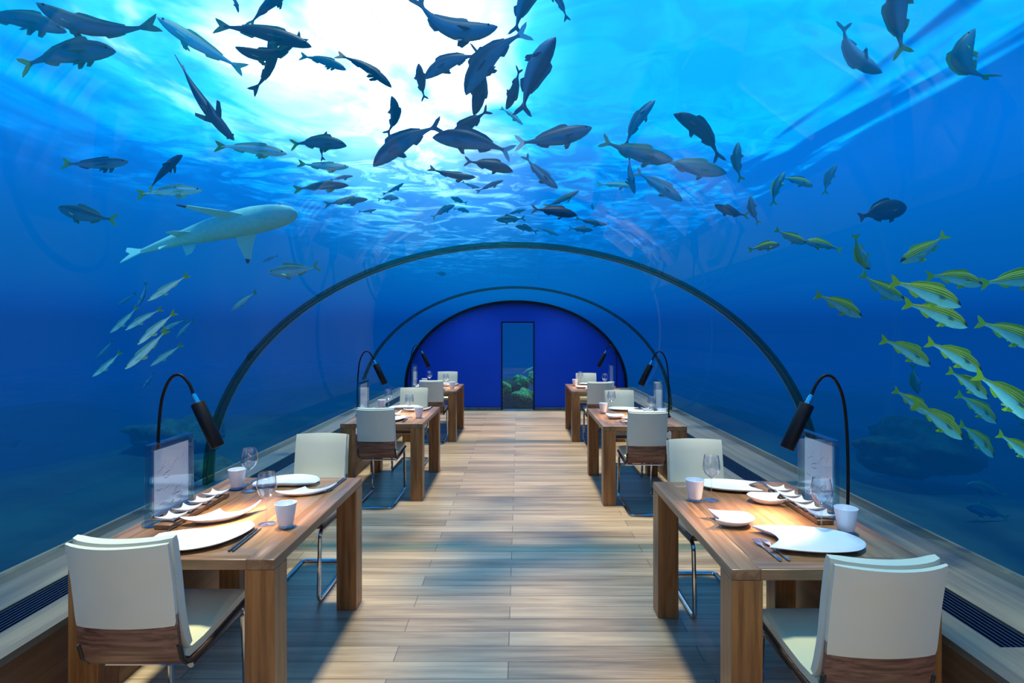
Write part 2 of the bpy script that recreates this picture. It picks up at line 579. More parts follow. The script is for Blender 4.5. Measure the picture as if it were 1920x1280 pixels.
# ------------------------------------------------------------------ the tunnel
TA, TB, TZ = 2.33, 1.78, 0.52                # half width, rise and spring height of the acrylic arch
Y0, Y1 = -1.8, 11.5
LEDGE_Z = 0.475
LEDGE_L, LEDGE_R = -1.80, 1.69               # inner edges of the ledges


def arch(a, b, n=48, base=None):
    pts = [(a * math.cos(PI * k / n), TZ + b * math.sin(PI * k / n)) for k in range(n + 1)]
    if base is not None:
        pts = [(a, base)] + pts + [(-a, base)]
    return pts


def build_shell():
    b = MB()
    b.box(-2.45, 2.45, Y0 - 0.1, Y1 + 0.12, -0.12, 0.0)
    tag(b.build('floor', M['floor'], smooth=False), kind='structure')
    # glass sections between the joints
    cuts = [Y0, 4.22, 8.25, Y1]
    for k in range(3):
        b = MB()
        inn = arch(TA, TB, 64, LEDGE_Z)
        outr = arch(TA + 0.11, TB + 0.11, 64, LEDGE_Z)
        n = len(inn)
        ya, yb = cuts[k] + (0.06 if k else 0), cuts[k + 1] - (0.06 if k < 2 else 0)
        vs = [(x, y, z) for y in (ya, yb) for x, z in inn] + [(x, y, z) for y in (ya, yb) for x, z in outr]
        b.add(vs, [(i, i + n, i + n + 1, i + 1) for i in range(n - 1)], 0)
        b.v = vs
        b.f = [(i, i + 1, n + i + 1, n + i) for i in range(n - 1)]
        b.m = [0] * (n - 1)
        b.f += [(2 * n + i + 1, 2 * n + i, 3 * n + i, 3 * n + i + 1) for i in range(n - 1)]
        b.m += [1] * (n - 1)
        for s in (0, 1):
            b.f += [((s * n + i), (2 + s) * n + i, (2 + s) * n + i + 1, s * n + i + 1)[::1 if s else -1] for i in range(n - 1)]
            b.m += [1] * (n - 1)
        b.f += [(0, n, 3 * n, 2 * n), (n - 1, 3 * n - 1, 4 * n - 1, 2 * n - 1)]
        b.m += [1, 1]
        tag(b.build('window_%d' % (k + 1), [M['tunnel_inside'], M['tunnel_outside']]), kind='structure')
    # joints between the sections: a translucent sea green band, dark on its inner lip
    for k, yc in enumerate((4.22, 8.25)):
        b = MB()
        for (da, db, w0, w1, mi) in ((-0.002, 0.026, -0.058, 0.058, 0), (-0.006, -0.002, -0.057, -0.046, 1), (-0.006, -0.002, 0.040, 0.054, 2)):
            inn = arch(TA + da, TB + da, 64, LEDGE_Z)
            outr = arch(TA + db, TB + db, 64, LEDGE_Z)
            rings = [[(i[0], yc + w0, i[1]), (o[0], yc + w0, o[1]), (o[0], yc + w1, o[1]), (i[0], yc + w1, i[1])] for i, o in zip(inn, outr)]
            b.loft(rings, mi)
        tag(b.build('trim_%d' % (k + 1), [M['joint'], M['joint_dark'], M['joint_light']]), kind='structure')
    # dark frame in front of the end wall
    b = MB()
    inn = arch(TA - 0.045, TB - 0.05, 64, 0.0)
    outr = arch(TA, TB, 64, 0.0)
    b.loft([[(i[0], Y1 - 0.10, i[1]), (o[0], Y1 - 0.10, o[1]), (o[0], Y1, o[1]), (i[0], Y1, i[1])] for i, o in zip(inn, outr)])
    tag(b.build('trim_3', M['dark_frame']), kind='structure')
    # end wall with its window opening
    DX0, DX1, DZ = -0.285, 0.363, 1.83
    xs = sorted(set([-TA * math.cos(PI * k / 90) for k in range(91)] + [DX0, DX1]))
    top = lambda x: TZ + TB * math.sqrt(max(0, 1 - (x / TA) ** 2))
    b = MB()
    for xa, xb in zip(xs[:-1], xs[1:]):
        z0 = DZ if DX0 - 1e-6 <= xa and xb <= DX1 + 1e-6 else 0.0
        ys = (Y1, Y1 + 0.10)
        vs = [(xa, ys[0], z0), (xb, ys[0], z0), (xb, ys[0], top(xb)), (xa, ys[0], top(xa)),
              (xa, ys[1], z0), (xb, ys[1], z0), (xb, ys[1], top(xb)), (xa, ys[1], top(xa))]
        b.add(vs, [(0, 1, 2, 3), (5, 4, 7, 6), (3, 2, 6, 7), (4, 5, 1, 0)])
    for x in (DX0, DX1):
        b.add([(x, Y1, 0), (x, Y1 + 0.1, 0), (x, Y1 + 0.1, DZ), (x, Y1, DZ)], [(0, 1, 2, 3)])
    tag(b.build('wall_back', M['blue_wall'], smooth=False), kind='structure')
    b = MB()
    b.box(DX0, DX1, Y1 + 0.05, Y1 + 0.07, 0.0, DZ)
    tag(b.build('window_4', M['window_pane'], smooth=False), kind='structure')
    b = MB()
    b.box(DX0 - 0.025, DX0, Y1 - 0.015, Y1, 0, DZ + 0.025)
    b.box(DX1, DX1 + 0.025, Y1 - 0.015, Y1, 0, DZ + 0.025)
    b.box(DX0, DX1, Y1 - 0.015, Y1, DZ, DZ + 0.025)
    tag(b.build('trim_4', M['dark_frame'], smooth=False), kind='structure')
    b = MB()
    b.box(LEDGE_L, DX0 - 0.03, Y1 - 0.03, Y1, 0, 0.055)
    b.box(DX1 + 0.03, LEDGE_R, Y1 - 0.03, Y1, 0, 0.055)
    tag(b.build('baseboard_back', M['ledge_wood'], smooth=False), kind='structure')
    # entrance wall behind the photographer
    b = MB()
    xs = [-TA * math.cos(PI * k / 40) for k in range(41)]
    for xa, xb in zip(xs[:-1], xs[1:]):
        b.add([(xa, Y0, 0), (xa, Y0, top(xa)), (xb, Y0, top(xb)), (xb, Y0, 0)], [(0, 1, 2, 3)])
    tag(b.build('wall_front', M['ledge_wood'], smooth=False), kind='structure')
    # ledges under the glass with their sunk grates
    for side, xi, s0, s1, nm in ((-1, LEDGE_L, 1.955, 2.115, 'left'), (1, LEDGE_R, 1.83, 2.00, 'right')):
        xo = side * 2.46
        lo, hi = (lambda a, c: (min(a, c), max(a, c)))(xi, xo)
        slots = [(2.02, 4.17), (4.27, 8.2), (8.3, 11.2)]
        b = MB()
        # front face
        fa, fb = sorted((xi, xi + side * 0.03))
        b.box(fa, fb, Y0, Y1, 0.0, LEDGE_Z - 0.03, 1)
        # top in strips round the slots
        def strip(xa, xb, ya, yb):
            xa, xb = sorted((xa, xb))
            b.box(xa, xb, ya, yb, LEDGE_Z - 0.03, LEDGE_Z, 0)
        strip(xi - side * 0.006, side * s0, Y0, Y1)
        strip(side * s1, xo, Y0, Y1)
        prev = Y0
        for ya, yb in slots:
            strip(side * s0, side * s1, prev, ya)
            prev = yb
        strip(side * s0, side * s1, prev, Y1)
        tag(b.build('ledge', [M['ledge_wood'], M['face_wood']], smooth=False), kind='structure')
        for q, (ya, yb) in enumerate(slots):
            b = MB()
            xa, xb = sorted((side * s0, side * s1))
            b.box(xa, xb, ya, yb, LEDGE_Z - 0.055, LEDGE_Z - 0.028)
            k = int((xb - xa) / 0.02)
            for i in range(k):
                x = xa + (i + 0.5) * (xb - xa) / k
                b.box(x - 0.004, x + 0.004, ya, yb, LEDGE_Z - 0.028, LEDGE_Z - 0.006)
            place = ('nearest the viewer', 'in the middle stretch', 'by the blue end wall')[q]
            g = b.build('air_grate', M['grate'], smooth=False)
            tag(g, 'dark slotted grate sunk in the %s wooden ledge, %s' % (nm, place), 'grate', 'grates along the ledges')


build_shell()


# ------------------------------------------------------------------ the sea
def build_sea():
    b = MB()
    X, YA, YB, ZB = 70.0, -40.0, 90.0, -6.0
    b.box(-X, X, YA, YB, ZB, LAYER_Z - 0.001)
    # hollow of the tunnel, faces turned inwards
    n0 = len(b.v)
    prof = arch(TA + 0.115, TB + 0.115, 64, -0.15)
    n = len(prof)
    ya, yb = Y0 - 0.02, Y1 + 0.115
    vs = [(x, ya, z) for x, z in prof] + [(x, yb, z) for x, z in prof]
    fs = []
    for i in range(n):
        j = (i + 1) % n
        fs.append((i, j, n + j, n + i))
    fs.append(tuple(range(n - 1, -1, -1)))
    fs.append(tuple(range(n, 2 * n)))
    # orient so that normals point into the hollow
    cx = Vector((0, (ya + yb) / 2, 0.8))
    out = []
    for f in fs:
        P = [Vector(vs[i]) for i in f]
        nn = Vector((0, 0, 0))
        for i in range(len(P)):
            a, c = P[i], P[(i + 1) % len(P)]
            nn += a.cross(c)
        ctr = sum(P, Vector((0, 0, 0))) / len(P)
        if nn.dot(cx - ctr) < 0:
            f = tuple(reversed(f))
        out.append(f)
    b.add(vs, out)
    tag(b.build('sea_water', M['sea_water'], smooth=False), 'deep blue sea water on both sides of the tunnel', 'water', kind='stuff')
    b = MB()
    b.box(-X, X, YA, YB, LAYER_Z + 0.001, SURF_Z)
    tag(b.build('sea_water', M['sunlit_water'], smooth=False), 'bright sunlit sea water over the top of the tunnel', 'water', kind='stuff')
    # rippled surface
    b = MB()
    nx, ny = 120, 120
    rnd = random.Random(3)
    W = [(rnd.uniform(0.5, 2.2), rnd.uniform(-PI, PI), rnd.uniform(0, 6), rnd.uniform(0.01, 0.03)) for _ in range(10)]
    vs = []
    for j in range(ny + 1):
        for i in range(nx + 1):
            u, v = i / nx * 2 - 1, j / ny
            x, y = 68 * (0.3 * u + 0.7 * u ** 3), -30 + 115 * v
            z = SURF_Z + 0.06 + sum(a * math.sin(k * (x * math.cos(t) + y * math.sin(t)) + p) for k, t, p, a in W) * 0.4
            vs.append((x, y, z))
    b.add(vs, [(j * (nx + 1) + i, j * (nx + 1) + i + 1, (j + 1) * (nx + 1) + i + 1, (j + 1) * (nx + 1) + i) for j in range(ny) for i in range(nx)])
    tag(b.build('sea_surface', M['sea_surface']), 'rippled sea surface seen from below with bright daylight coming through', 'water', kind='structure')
    # seabed: sand that falls away from the tunnel and rises to a reef on the right
    b = MB()
    nx, ny = 90, 110
    vs = []
    for j in range(ny + 1):
        for i in range(nx + 1):
            x = -60 + 120 * i / nx
            y = -30 + 110 * j / ny
            d = max(0.0, math.hypot(x, max(0, y - 11.5, -y)) - 3.0)
            z = -0.55 - 0.03 * d + 0.25 * math.sin(x * 0.7 + 1.3 * math.sin(y * 0.31)) * min(1, d / 3) + 0.2 * math.sin(y * 0.83 + x * 0.4) * min(1, d / 3)
            vs.append((x, y, z))
    b.add(vs, [(j * (nx + 1) + i, j * (nx + 1) + i + 1, (j + 1) * (nx + 1) + i + 1, (j + 1) * (nx + 1) + i) for j in range(ny) for i in range(nx)])
    tag(b.build('seabed', M['sand'], angle=180), 'dark sandy sea floor below the tunnel', 'seabed', kind='structure')


build_sea()


def rock_mesh(b, c, r, seed, n=18, squash=0.7, rough=0.25):
    rnd = random.Random(seed)
    ph = [(rnd.uniform(1, 4), rnd.uniform(1, 4), rnd.uniform(1, 4), rnd.uniform(0, 6)) for _ in range(5)]
    rings = []
    for j in range(n + 1):
        th = PI * (j + 0.02) / (n + 0.04)
        ring = []
        for i in range(n * 2):
            a = 2 * PI * i / (n * 2)
            d = Vector((math.sin(th) * math.cos(a), math.sin(th) * math.sin(a), math.cos(th)))
            k = 1 + sum(rough / (q + 1) * math.sin(f * (q + 1) * d.x + g * (q + 1) * d.y + h * (q + 1) * d.z + p) for q, (f, g, h, p) in enumerate(ph))
            ring.append((c[0] + d.x * r * k, c[1] + d.y * r * k, c[2] + d.z * r * k * squash))
        rings.append(ring)
    b.loft(rings[::-1])


def build_reef():
    # corals and rocks outside the end window
    spec = [('reef_rock', 'large dark reef rock low outside the end window', (-0.35, 14.3, -0.1), 0.7, 'reef_rock', 1),
            ('reef_rock', 'far reef rock behind the end window, on its right', (1.5, 15.6, 0.2), 0.9, 'reef_rock', 2),
            ('coral_head', 'bright green coral head low in the middle of the end window', (0.16, 12.75, 0.12), 0.26, 'coral_green', 3),
            ('coral_head', 'pale green coral head at the right edge of the end window', (0.56, 13.5, 0.45), 0.28, 'coral_pale', 4),
            ('coral_head', 'green coral head at the left edge of the end window', (-0.40, 12.9, 0.30), 0.24, 'coral_green', 5),
            ('coral_head', 'small round coral head under the pale fish at the end window', (0.12, 13.35, 0.42), 0.20, 'coral_green', 6)]
    for nm, lb, c, r, mt, sd in spec:
        b = MB()
        rock_mesh(b, (0, 0, 0), r, sd, 16, 0.75, 0.24 if nm == 'reef_rock' else 0.2)
        o = b.build(nm, M[mt], angle=180, loc=c)
        tag(o, lb, 'rock' if nm == 'reef_rock' else 'coral', 'reef beyond the end window')
    # boulders on the sea floor seen low through the side glass
    bl = [((-4.2, 7.6, -0.45), 0.55, 'dark boulder on the sea floor, low behind the left glass'),
          ((-6.4, 10.5, -0.4), 0.8, 'broad dark boulder further out behind the left glass'),
          ((6.8, 9.4, -0.4), 0.8, 'broad dark boulder on the sea floor behind the right glass'),
          ]
    for k, (c, r, lb) in enumerate(bl):
        b = MB()
        rock_mesh(b, (0, 0, 0), r, 20 + k, 16, 0.55, 0.2)
        tag(b.build('boulder', M['reef_rock'], angle=180, loc=c), lb, 'rock', 'boulders on the sea floor')


build_reef()

# ------------------------------------------------------------------ tables
TW, TL, TH = 0.80, 1.20, 0.75


def build_table(label, cx, cy, w):
    t = thing('dining_table', label, 'table', (cx, cy, 0), 0, 'dining tables along the tunnel')
    th, bd = 0.042, 0.11
    hw, hl = w / 2, TL / 2
    b = MB()
    b.box(-hw, -hw + bd, -hl, hl, TH - th, TH, 0, 0.003)
    b.box(hw - bd, hw, -hl, hl, TH - th, TH, 0, 0.003)
    b.box(-hw + bd, hw - bd, -hl, -hl + bd, TH - th, TH, 1, 0.003)
    b.box(-hw + bd, hw - bd, hl - bd, hl, TH - th, TH, 1, 0.003)
    b.build('top_frame', [M['table_wood_y'], M['table_wood_x']], t)
    b = MB()
    b.box(-hw + bd, hw - bd, -hl + bd, hl - bd, TH - th, TH - 0.0008, 0, 0.0015)
    b.build('top_panel', M['table_wood_y'], t)
    lg = 0.118
    for sx in (-1, 1):
        for sy in (-1, 1):
            b = MB()
            xa, xb = sorted((sx * hw, sx * (hw - lg)))
            ya, yb = sorted((sy * hl, sy * (hl - lg)))
            b.box(xa, xb, ya, yb, 0, TH - th, 0, 0.003)
            b.build('leg', M['table_wood_z'], t)
    for sy in (-1, 1):
        b = MB()
        ya, yb = sorted((sy * (hl - 0.20), sy * (hl - 0.225)))
        b.box(-hw + lg, hw - lg, ya, yb, TH - th - 0.05, TH - th)
        b.build('apron', M['table_wood_x'], t)
    return t


TABLES = [(-1, -1.31, 2.74, 0.81, 'front left table', 'on the left nearest the viewer'),
          (-1, -1.28, 5.90, 0.80, 'middle left table', 'in the middle of the left row'),
          (-1, -1.28, 8.75, 0.80, 'far left table', 'last of the left row before the blue wall'),
          (1, 1.245, 2.65, 0.79, 'front right table', 'on the right nearest the viewer'),
          (1, 1.245, 5.75, 0.79, 'middle right table', 'in the middle of the right row'),
          (1, 1.245, 8.75, 0.79, 'far right table', 'last of the right row before the blue wall')]
for side, cx, cy, w, tn, pl in TABLES:
    build_table('square-legged wooden table laid for two, %s' % pl, cx, cy, w)


# ------------------------------------------------------------------ chairs
def sheet(b, width, prof, thick, bow=0.0, nx=9, edge=0.0, mi=0):
    """A slab swept along PROF (y, z) in the side view, WIDTH across, bowed backwards in its middle, THICK on the +normal side."""
    P = [Vector((0, p[0], p[1])) for p in prof]
    n = len(P)
    N = []
    for i in range(n):
        t = (P[min(i + 1, n - 1)] - P[max(i - 1, 0)]).normalized()
        N.append(Vector((0, -t.z, t.y)))
    # closed cross section lofted across the width
    rings = []
    for k in range(nx):
        u = -1 + 2 * k / (nx - 1)
        x = u * width / 2
        e = 1.0 if abs(u) < 0.999 else 1.0 - edge
        front, back = [], []
        for i in range(n):
            bw = bow[i] if isinstance(bow, (list, tuple)) else bow
            off = Vector((0, -bw * (1 - u * u), 0))
            th = thick * (1.0 if 0 < i < n - 1 else 1.0 - edge) * e
            mid = P[i] + N[i] * (thick / 2) + off + Vector((x, 0, 0))
            front.append(mid + N[i] * (th / 2))
            back.append(mid - N[i] * (th / 2))
        rings.append(front + back[::-1])
    b.loft(rings, mi)


def build_chair():
    """Faces +y: a cantilever chair with cream leather pads on a bent walnut shell."""
    t = thing('cantilever_chair', 'x', 'chair')
    w = 0.352
    # walnut shell: lower back and under the seat
    b = MB()
    prof = [(-0.259, 0.650), (-0.250, 0.59), (-0.239, 0.53), (-0.224, 0.475), (-0.198, 0.443), (-0.165, 0.430), (-0.08, 0.430), (0.05, 0.438), (0.18, 0.448), (0.245, 0.454)]
    bw = [0.026, 0.021, 0.0125, 0.005, 0.001, 0.0, 0, 0, 0, 0]
    sheet(b, w, [(p[0] * 1.0, p[1]) for p in prof][::-1], -0.016, bw[::-1], 9)
    b.build('shell', M['walnut'], t)
    # dark edge of the shell
    for s in (-1, 1):
        b = MB()
        b.tube([(s * w / 2, p[0] + 0.001, p[1] + 0.006) for p in prof[2:]], 0.0085, 8)
        e = b.build('shell_edge', M['black_soft'], t)
        tag(e, 'dark edging of the shell')
    # seat pad
    b = MB()
    sp = [(-0.205, 0.462), (-0.17, 0.446), (-0.08, 0.442), (0.05, 0.450), (0.18, 0.460), (0.235, 0.465), (0.25, 0.468)]
    sheet(b, w - 0.008, sp, 0.048, 0.0, 9, 0.35)
    b.build('seat_cushion', M['leather_seat'], t)
    # back: a thin rear panel and a thicker pad in front of it, a seam between the two
    bowz = lambda z: 0.024 + 0.024 * (z - 0.612) / 0.3 if z > 0.612 else 0.024 * (z - 0.44) / 0.172
    b = MB()
    pr = [(-0.238, 0.612), (-0.243, 0.655), (-0.250, 0.71), (-0.260, 0.78), (-0.272, 0.845), (-0.282, 0.895), (-0.287, 0.918)]
    sheet(b, w, pr, 0.020, [bowz(z) for y, z in pr], 11, 0.3)
    b.build('back_panel', M['leather'], t)
    b = MB()
    pr = [(-0.186, 0.488), (-0.208, 0.535), (-0.226, 0.60), (-0.237, 0.655), (-0.245, 0.71), (-0.255, 0.78), (-0.267, 0.845), (-0.277, 0.895), (-0.282, 0.922)]
    sheet(b, w - 0.004, pr, -0.046, [bowz(z) for y, z in pr], 11, 0.3)
    b.build('back_cushion', M['leather'], t)
    # chrome cantilever frame of flat tube
    b = MB()
    r = 0.0125
    def bend(p, q, s, rad=0.05, n=5):
        p, q, s = Vector(p), Vector(q), Vector(s)
        a = q + (p - q).normalized() * rad
        c = q + (s - q).normalized() * rad
        return [a * (1 - k / n) ** 2 + q * 2 * (k / n) * (1 - k / n) + c * (k / n) ** 2 for k in range(n + 1)]
    hx = w / 2 - 0.012
    ptsL = [(-hx, -0.15, 0.412), (-hx, 0.235, 0.432), (-hx, 0.262, r), (-hx, -0.335, r), (hx, -0.335, r), (hx, 0.262, r), (hx, 0.235, 0.432), (hx, -0.15, 0.412)]
    path = [ptsL[0]]
    for i in range(1, len(ptsL) - 1):
        path += bend(ptsL[i - 1], ptsL[i], ptsL[i + 1], 0.045 if i not in (3, 4) else 0.03)
    path.append(ptsL[-1])
    b.tube(path, r, 8)
    fr = b.build('frame', M['chrome'], t)
    for yy, zz in ((-0.14, 0.412), (0.17, 0.428)):
        b = MB()
        b.tube([(-hx, yy, zz), (hx, yy, zz)], 0.009, 8)
        b.build('cross_bar', M['chrome'], fr)
    return t


CHAIRS = [(-1.325, 2.17, 0, 'cream leather chair at the lower left, its walnut back to the viewer'),
          (-1.32, 3.56, PI, 'cream leather chair at the far end of the front left table, facing the viewer'),
          (-1.29, 5.40, 0, 'cream leather chair with its back to the viewer at the middle left table'),
          (-1.28, 6.72, PI, 'cream leather chair across the middle left table, facing the viewer'),
          (-1.23, 8.30, 0, 'cream leather chair with its back to the viewer at the far left table'),
          (-1.22, 9.56, PI, 'pale chair facing the viewer behind the far left table, before the blue wall'),
          (1.21, 2.00, 0, 'cream leather chair at the lower right, its walnut back to the viewer'),
          (1.215, 3.36, PI, 'cream leather chair at the far end of the front right table, facing the viewer'),
          (1.215, 5.20, 0, 'cream leather chair with its back to the viewer at the middle right table'),
          (1.28, 6.42, PI, 'cream leather chair across the middle right table, facing the viewer'),
          (1.21, 8.06, 0, 'cream leather chair with its back to the viewer at the far right table'),
          (1.22, 9.20, PI, 'pale chair facing the viewer behind the far right table, before the blue wall')]
proto = build_chair()
for i, (x, y, rz, lb) in enumerate(CHAIRS):
    o = proto if i == 0 else copy_tree(proto)
    o.location = (x, y, 0)
    o.rotation_euler = (0, 0, rz)
    tag(o, lb, 'chair', 'cantilever chairs at the tables')


# ------------------------------------------------------------------ reading lamps
def build_lamp():
    """Stands at the outer edge of a table and leans towards +x."""
    t = thing('reading_lamp', 'x', 'lamp')
    b = MB()
    b.lathe([(0.002, 0), (0.021, 0), (0.022, 0.004), (0.021, 0.014), (0.014, 0.02), (0.010, 0.035), (0.006, 0.05)], 20)
    b.build('base', M['black'], t)
    b = MB()
    pts = catmull([(0, 0, 0.03), (-0.002, 0, 0.22), (0.004, 0, 0.42), (0.022, 0, 0.575), (0.062, 0, 0.665), (0.108, 0, 0.682), (0.150, 0, 0.640), (0.176, 0, 0.575)], 7)
    b.tube(pts, 0.0072, 10)
    b.build('gooseneck', M['black'], t)
    a, c = Vector((0.176, 0, 0.580)), Vector((0.290, 0, 0.335))
    d = (c - a).normalized()
    b = MB()
    b.tube([a - d * 0.012, a + d * 0.002, a + d * 0.035], [0.009, 0.0125, 0.014], 14)
    j = b.build('joint', M['chrome'], t)
    tag(j, 'chrome joint')
    b = MB()
    b.tube([a + d * 0.034, a + d * 0.036, a + d * 0.04, c - d * 0.004, c, c - d * 0.003, c - d * 0.03, c - d * 0.031], [0.006, 0.029, 0.032, 0.032, 0.030, 0.027, 0.025, 0.002], 22)
    b.build('lamp_head', M['black'], t)
    b = MB()
    b.tube([c - d * 0.012, c - d * 0.008, c - d * 0.0075], [0.023, 0.023, 0.004], 18)
    tag(b.build('bulb', M['bulb'], t), 'glowing warm bulb')
    return t, c + d * 0.004, d


lamp0, lamp_tip, lamp_dir = build_lamp()
LAMPS = []
for i, (side, cx, cy, w, tn, pl) in enumerate(TABLES):
    o = lamp0 if i == 0 else copy_tree(lamp0)
    x = cx + side * (w / 2 - 0.024)
    y = cy + (-0.10 if side < 0 else -0.05)
    o.location = (x, y, TH)
    o.rotation_euler = (0, 0, 0 if side < 0 else PI)
    tag(o, 'black gooseneck reading lamp bending over the %s' % tn, 'lamp', 'reading lamps on the tables')
    tip = Vector((x - side * lamp_tip.x, y, TH + lamp_tip.z))
    dr = Vector((-side * lamp_dir.x, 0, lamp_dir.z))
    light('lamp_bulb', 'SPOT', tip, 48, (1.0, 0.72, 0.45), to=tip + dr, spot_size=math.radians(100), spot_blend=0.9, shadow_soft_size=0.02)


# ------------------------------------------------------------------ table ware
def menu_stand(label, loc, rz, sc=1.0):
    """A menu sheet between two blocks of clear acrylic; the sheet faces +x."""
    t = thing('menu_stand', label, 'menu', loc, rz, 'menu stands on the tables')
    W, H = 0.31, 0.37
    for xa, xb in ((-0.016, -0.002), (0.0005, 0.014)):
        b = MB()
        b.box(xa, xb, -W / 2, W / 2, 0.004, H, 0, 0.002)
        b.build('acrylic_panel', M['acrylic'], t)
    e = 0.005
    b = MB()
    rg = []
    for y, z in ((-W / 2, 0.004), (-W / 2, H), (W / 2, H), (W / 2, 0.004)):
        yo, zo = y + (e if y > 0 else -e), z + (e if z > 0.1 else 0)
        rg.append([(-0.018, y, z), (-0.018, yo, zo), (0.016, yo, zo), (0.016, y, z)])
    b.loft(rg)
    b.build('acrylic_rim', M['acrylic_edge'], t, smooth=False)
    for sy in (-1, 1):
        b = MB()
        b.box(-0.035, 0.035, sy * (W / 2 - 0.015) - 0.02, sy * (W / 2 - 0.015) + 0.02, 0, 0.022, 0, 0.004)
        b.build('foot', M['acrylic_edge'], t)
    b = MB()
    b.box(-0.0015, 0.0003, -W / 2 + 0.035, W / 2 - 0.015, 0.03, H - 0.03)
    pp = b.build('menu_sheet', M['paper'], t, smooth=False)
    b = MB()
    rnd = random.Random(5)
    for k in range(20):
        y, z = rnd.uniform(-W / 2 + 0.06, W / 2 - 0.06), rnd.uniform(0.07, H - 0.06)
        z += 0.1 * (-y) * 1.2
        z = min(max(z, 0.05), H - 0.05)
        L = rnd.uniform(0.008, 0.028)
        a = rnd.uniform(0.1, 0.9)
        th = rnd.uniform(0.0008, 0.002)
        pts = [(0.0005, y + L * s * math.cos(a), z + L * s * math.sin(a) + 0.004 * math.sin(s * 7 + k)) for s in (-1, -0.4, 0.2, 1)]
        for p, q in zip(pts[:-1], pts[1:]):
            b.add([(p[0], p[1], p[2] - th), (q[0], q[1], q[2] - th), (q[0], q[1], q[2] + th), (p[0], p[1], p[2] + th)], [(0, 1, 2, 3)])
    b.build('ink_marks', M['ink'], pp, smooth=False)
    return t


def plate_outline(kind):
    if kind == 'shield':        # one hollow side between two horns, rounded elsewhere
        side = [(-0.5, 0.40), (-0.36, 0.16), (-0.33, 0.0), (-0.36, -0.16), (-0.5, -0.40)]
        rim = [(-0.5, -0.40), (-0.25, -0.47), (0.05, -0.485), (0.33, -0.38), (0.48, -0.15), (0.5, 0.08), (0.40, 0.32), (0.15, 0.46), (-0.2, 0.47), (-0.5, 0.40)]
        a = catmull(side, 6)
        c = catmull(rim, 6)
        pts = a[:-1] + c[:-1]
    elif kind == 'leaf':        # rounded with one long, gently hollow side
        side = [(-0.50, 0.10), (-0.22, 0.20), (0.05, 0.22), (0.30, 0.34), (0.42, 0.42)]
        rim = [(0.42, 0.42), (0.52, 0.22), (0.46, -0.08), (0.28, -0.34), (-0.02, -0.46), (-0.32, -0.36), (-0.49, -0.12), (-0.50, 0.10)]
        pts = catmull(side, 6)[:-1] + catmull(rim, 6)[:-1]
    elif kind == 'wave':        # long plate with a crest, drawn out to a tip
        pts = (catmull([(-0.5, -0.14), (-0.25, 0.06), (-0.06, 0.34)], 6)[:-1] + catmull([(-0.06, 0.34), (0.06, 0.10), (0.26, 0.10), (0.5, 0.32)], 6)[:-1]
               + catmull([(0.5, 0.32), (0.36, 0.0), (0.14, -0.26), (-0.16, -0.34), (-0.38, -0.28), (-0.5, -0.14)], 6)[:-1])
    else:                       # 'pillow': four drawn out corners
        q = [(-0.5, 0.5), (0, 0.36), (0.5, 0.5), (0.36, 0), (0.5, -0.5), (0, -0.36), (-0.5, -0.5), (-0.36, 0)]
        pts = []
        for i in range(0, 8, 2):
            pts += catmull([q[i], q[i + 1], q[(i + 2) % 8]], 5)[:-1]
    return [Vector((p[0], p[1], 0)) for p in [(v[0], v[1]) for v in [tuple(x)[:2] for x in pts]]]


def to3(pts):
    return [(p[0], p[1], 0) for p in pts]


_cm = catmull


def catmull(pts, n=8, closed=False):          # accepts 2-D points too
    return _cm([tuple(p) + (0,) if len(p) == 2 else p for p in pts], n, closed)


def plate_mesh(kind, lx, ly, rise=0.018, curl=0.0, thick=0.007):
    out = plate_outline(kind)
    n = len(out)
    c = sum(out, Vector((0, 0, 0))) / n
    b = MB()
    rings = []
    def ring(k, z, cu=0.0):
        return [((c.x + (p.x - c.x) * k) * lx, (c.y + (p.y - c.y) * k) * ly, z + cu * ((p - c).length * k * 2) ** 3) for p in out]
    rings.append(ring(0.05, 0.0))
    rings.append(ring(0.62, 0.0, curl * 0.3))
    rings.append(ring(0.80, rise * 0.35, curl))
    rings.append(ring(0.985, rise, curl))
    rings.append(ring(1.0, rise + thick * 0.5, curl))
    rings.append(ring(0.975, rise + thick, curl))
    rings.append(ring(0.80, rise * 0.35 + thick, curl))
    rings.append(ring(0.60, thick, curl * 0.3))
    rings.append(ring(0.05, thick))
    b.loft(rings)
    return b


def plate(label, kind, x, y, z, lx, ly, rz, rise=0.018, curl=0.0, cat='plate', group='white plates on the tables', name='dinner_plate'):
    o = plate_mesh(kind, lx, ly, rise, curl).build(name, M['porcelain'], None, True, 50, (x, y, z))
    o.rotation_euler = (0, 0, rz)
    tag(o, label, cat, group)
    return o


def build_cup():
    t = thing('tumbler', 'x', 'cup')
    b = MB()
    b.lathe([(0.002, 0.014), (0.031, 0.014), (0.034, 0.018), (0.047, 0.108), (0.0485, 0.112), (0.047, 0.113), (0.0445, 0.108), (0.033, 0.024), (0.002, 0.022)], 30)
    b.build('cup_body', M['frosted'], t)
    b = MB()
    b.lathe([(0.002, 0.0), (0.030, 0.0), (0.032, 0.002), (0.0325, 0.0138), (0.002, 0.0138)], 30)
    tag(b.build('glass_foot', M['acrylic_edge'], t), 'clear glass foot')
    return t


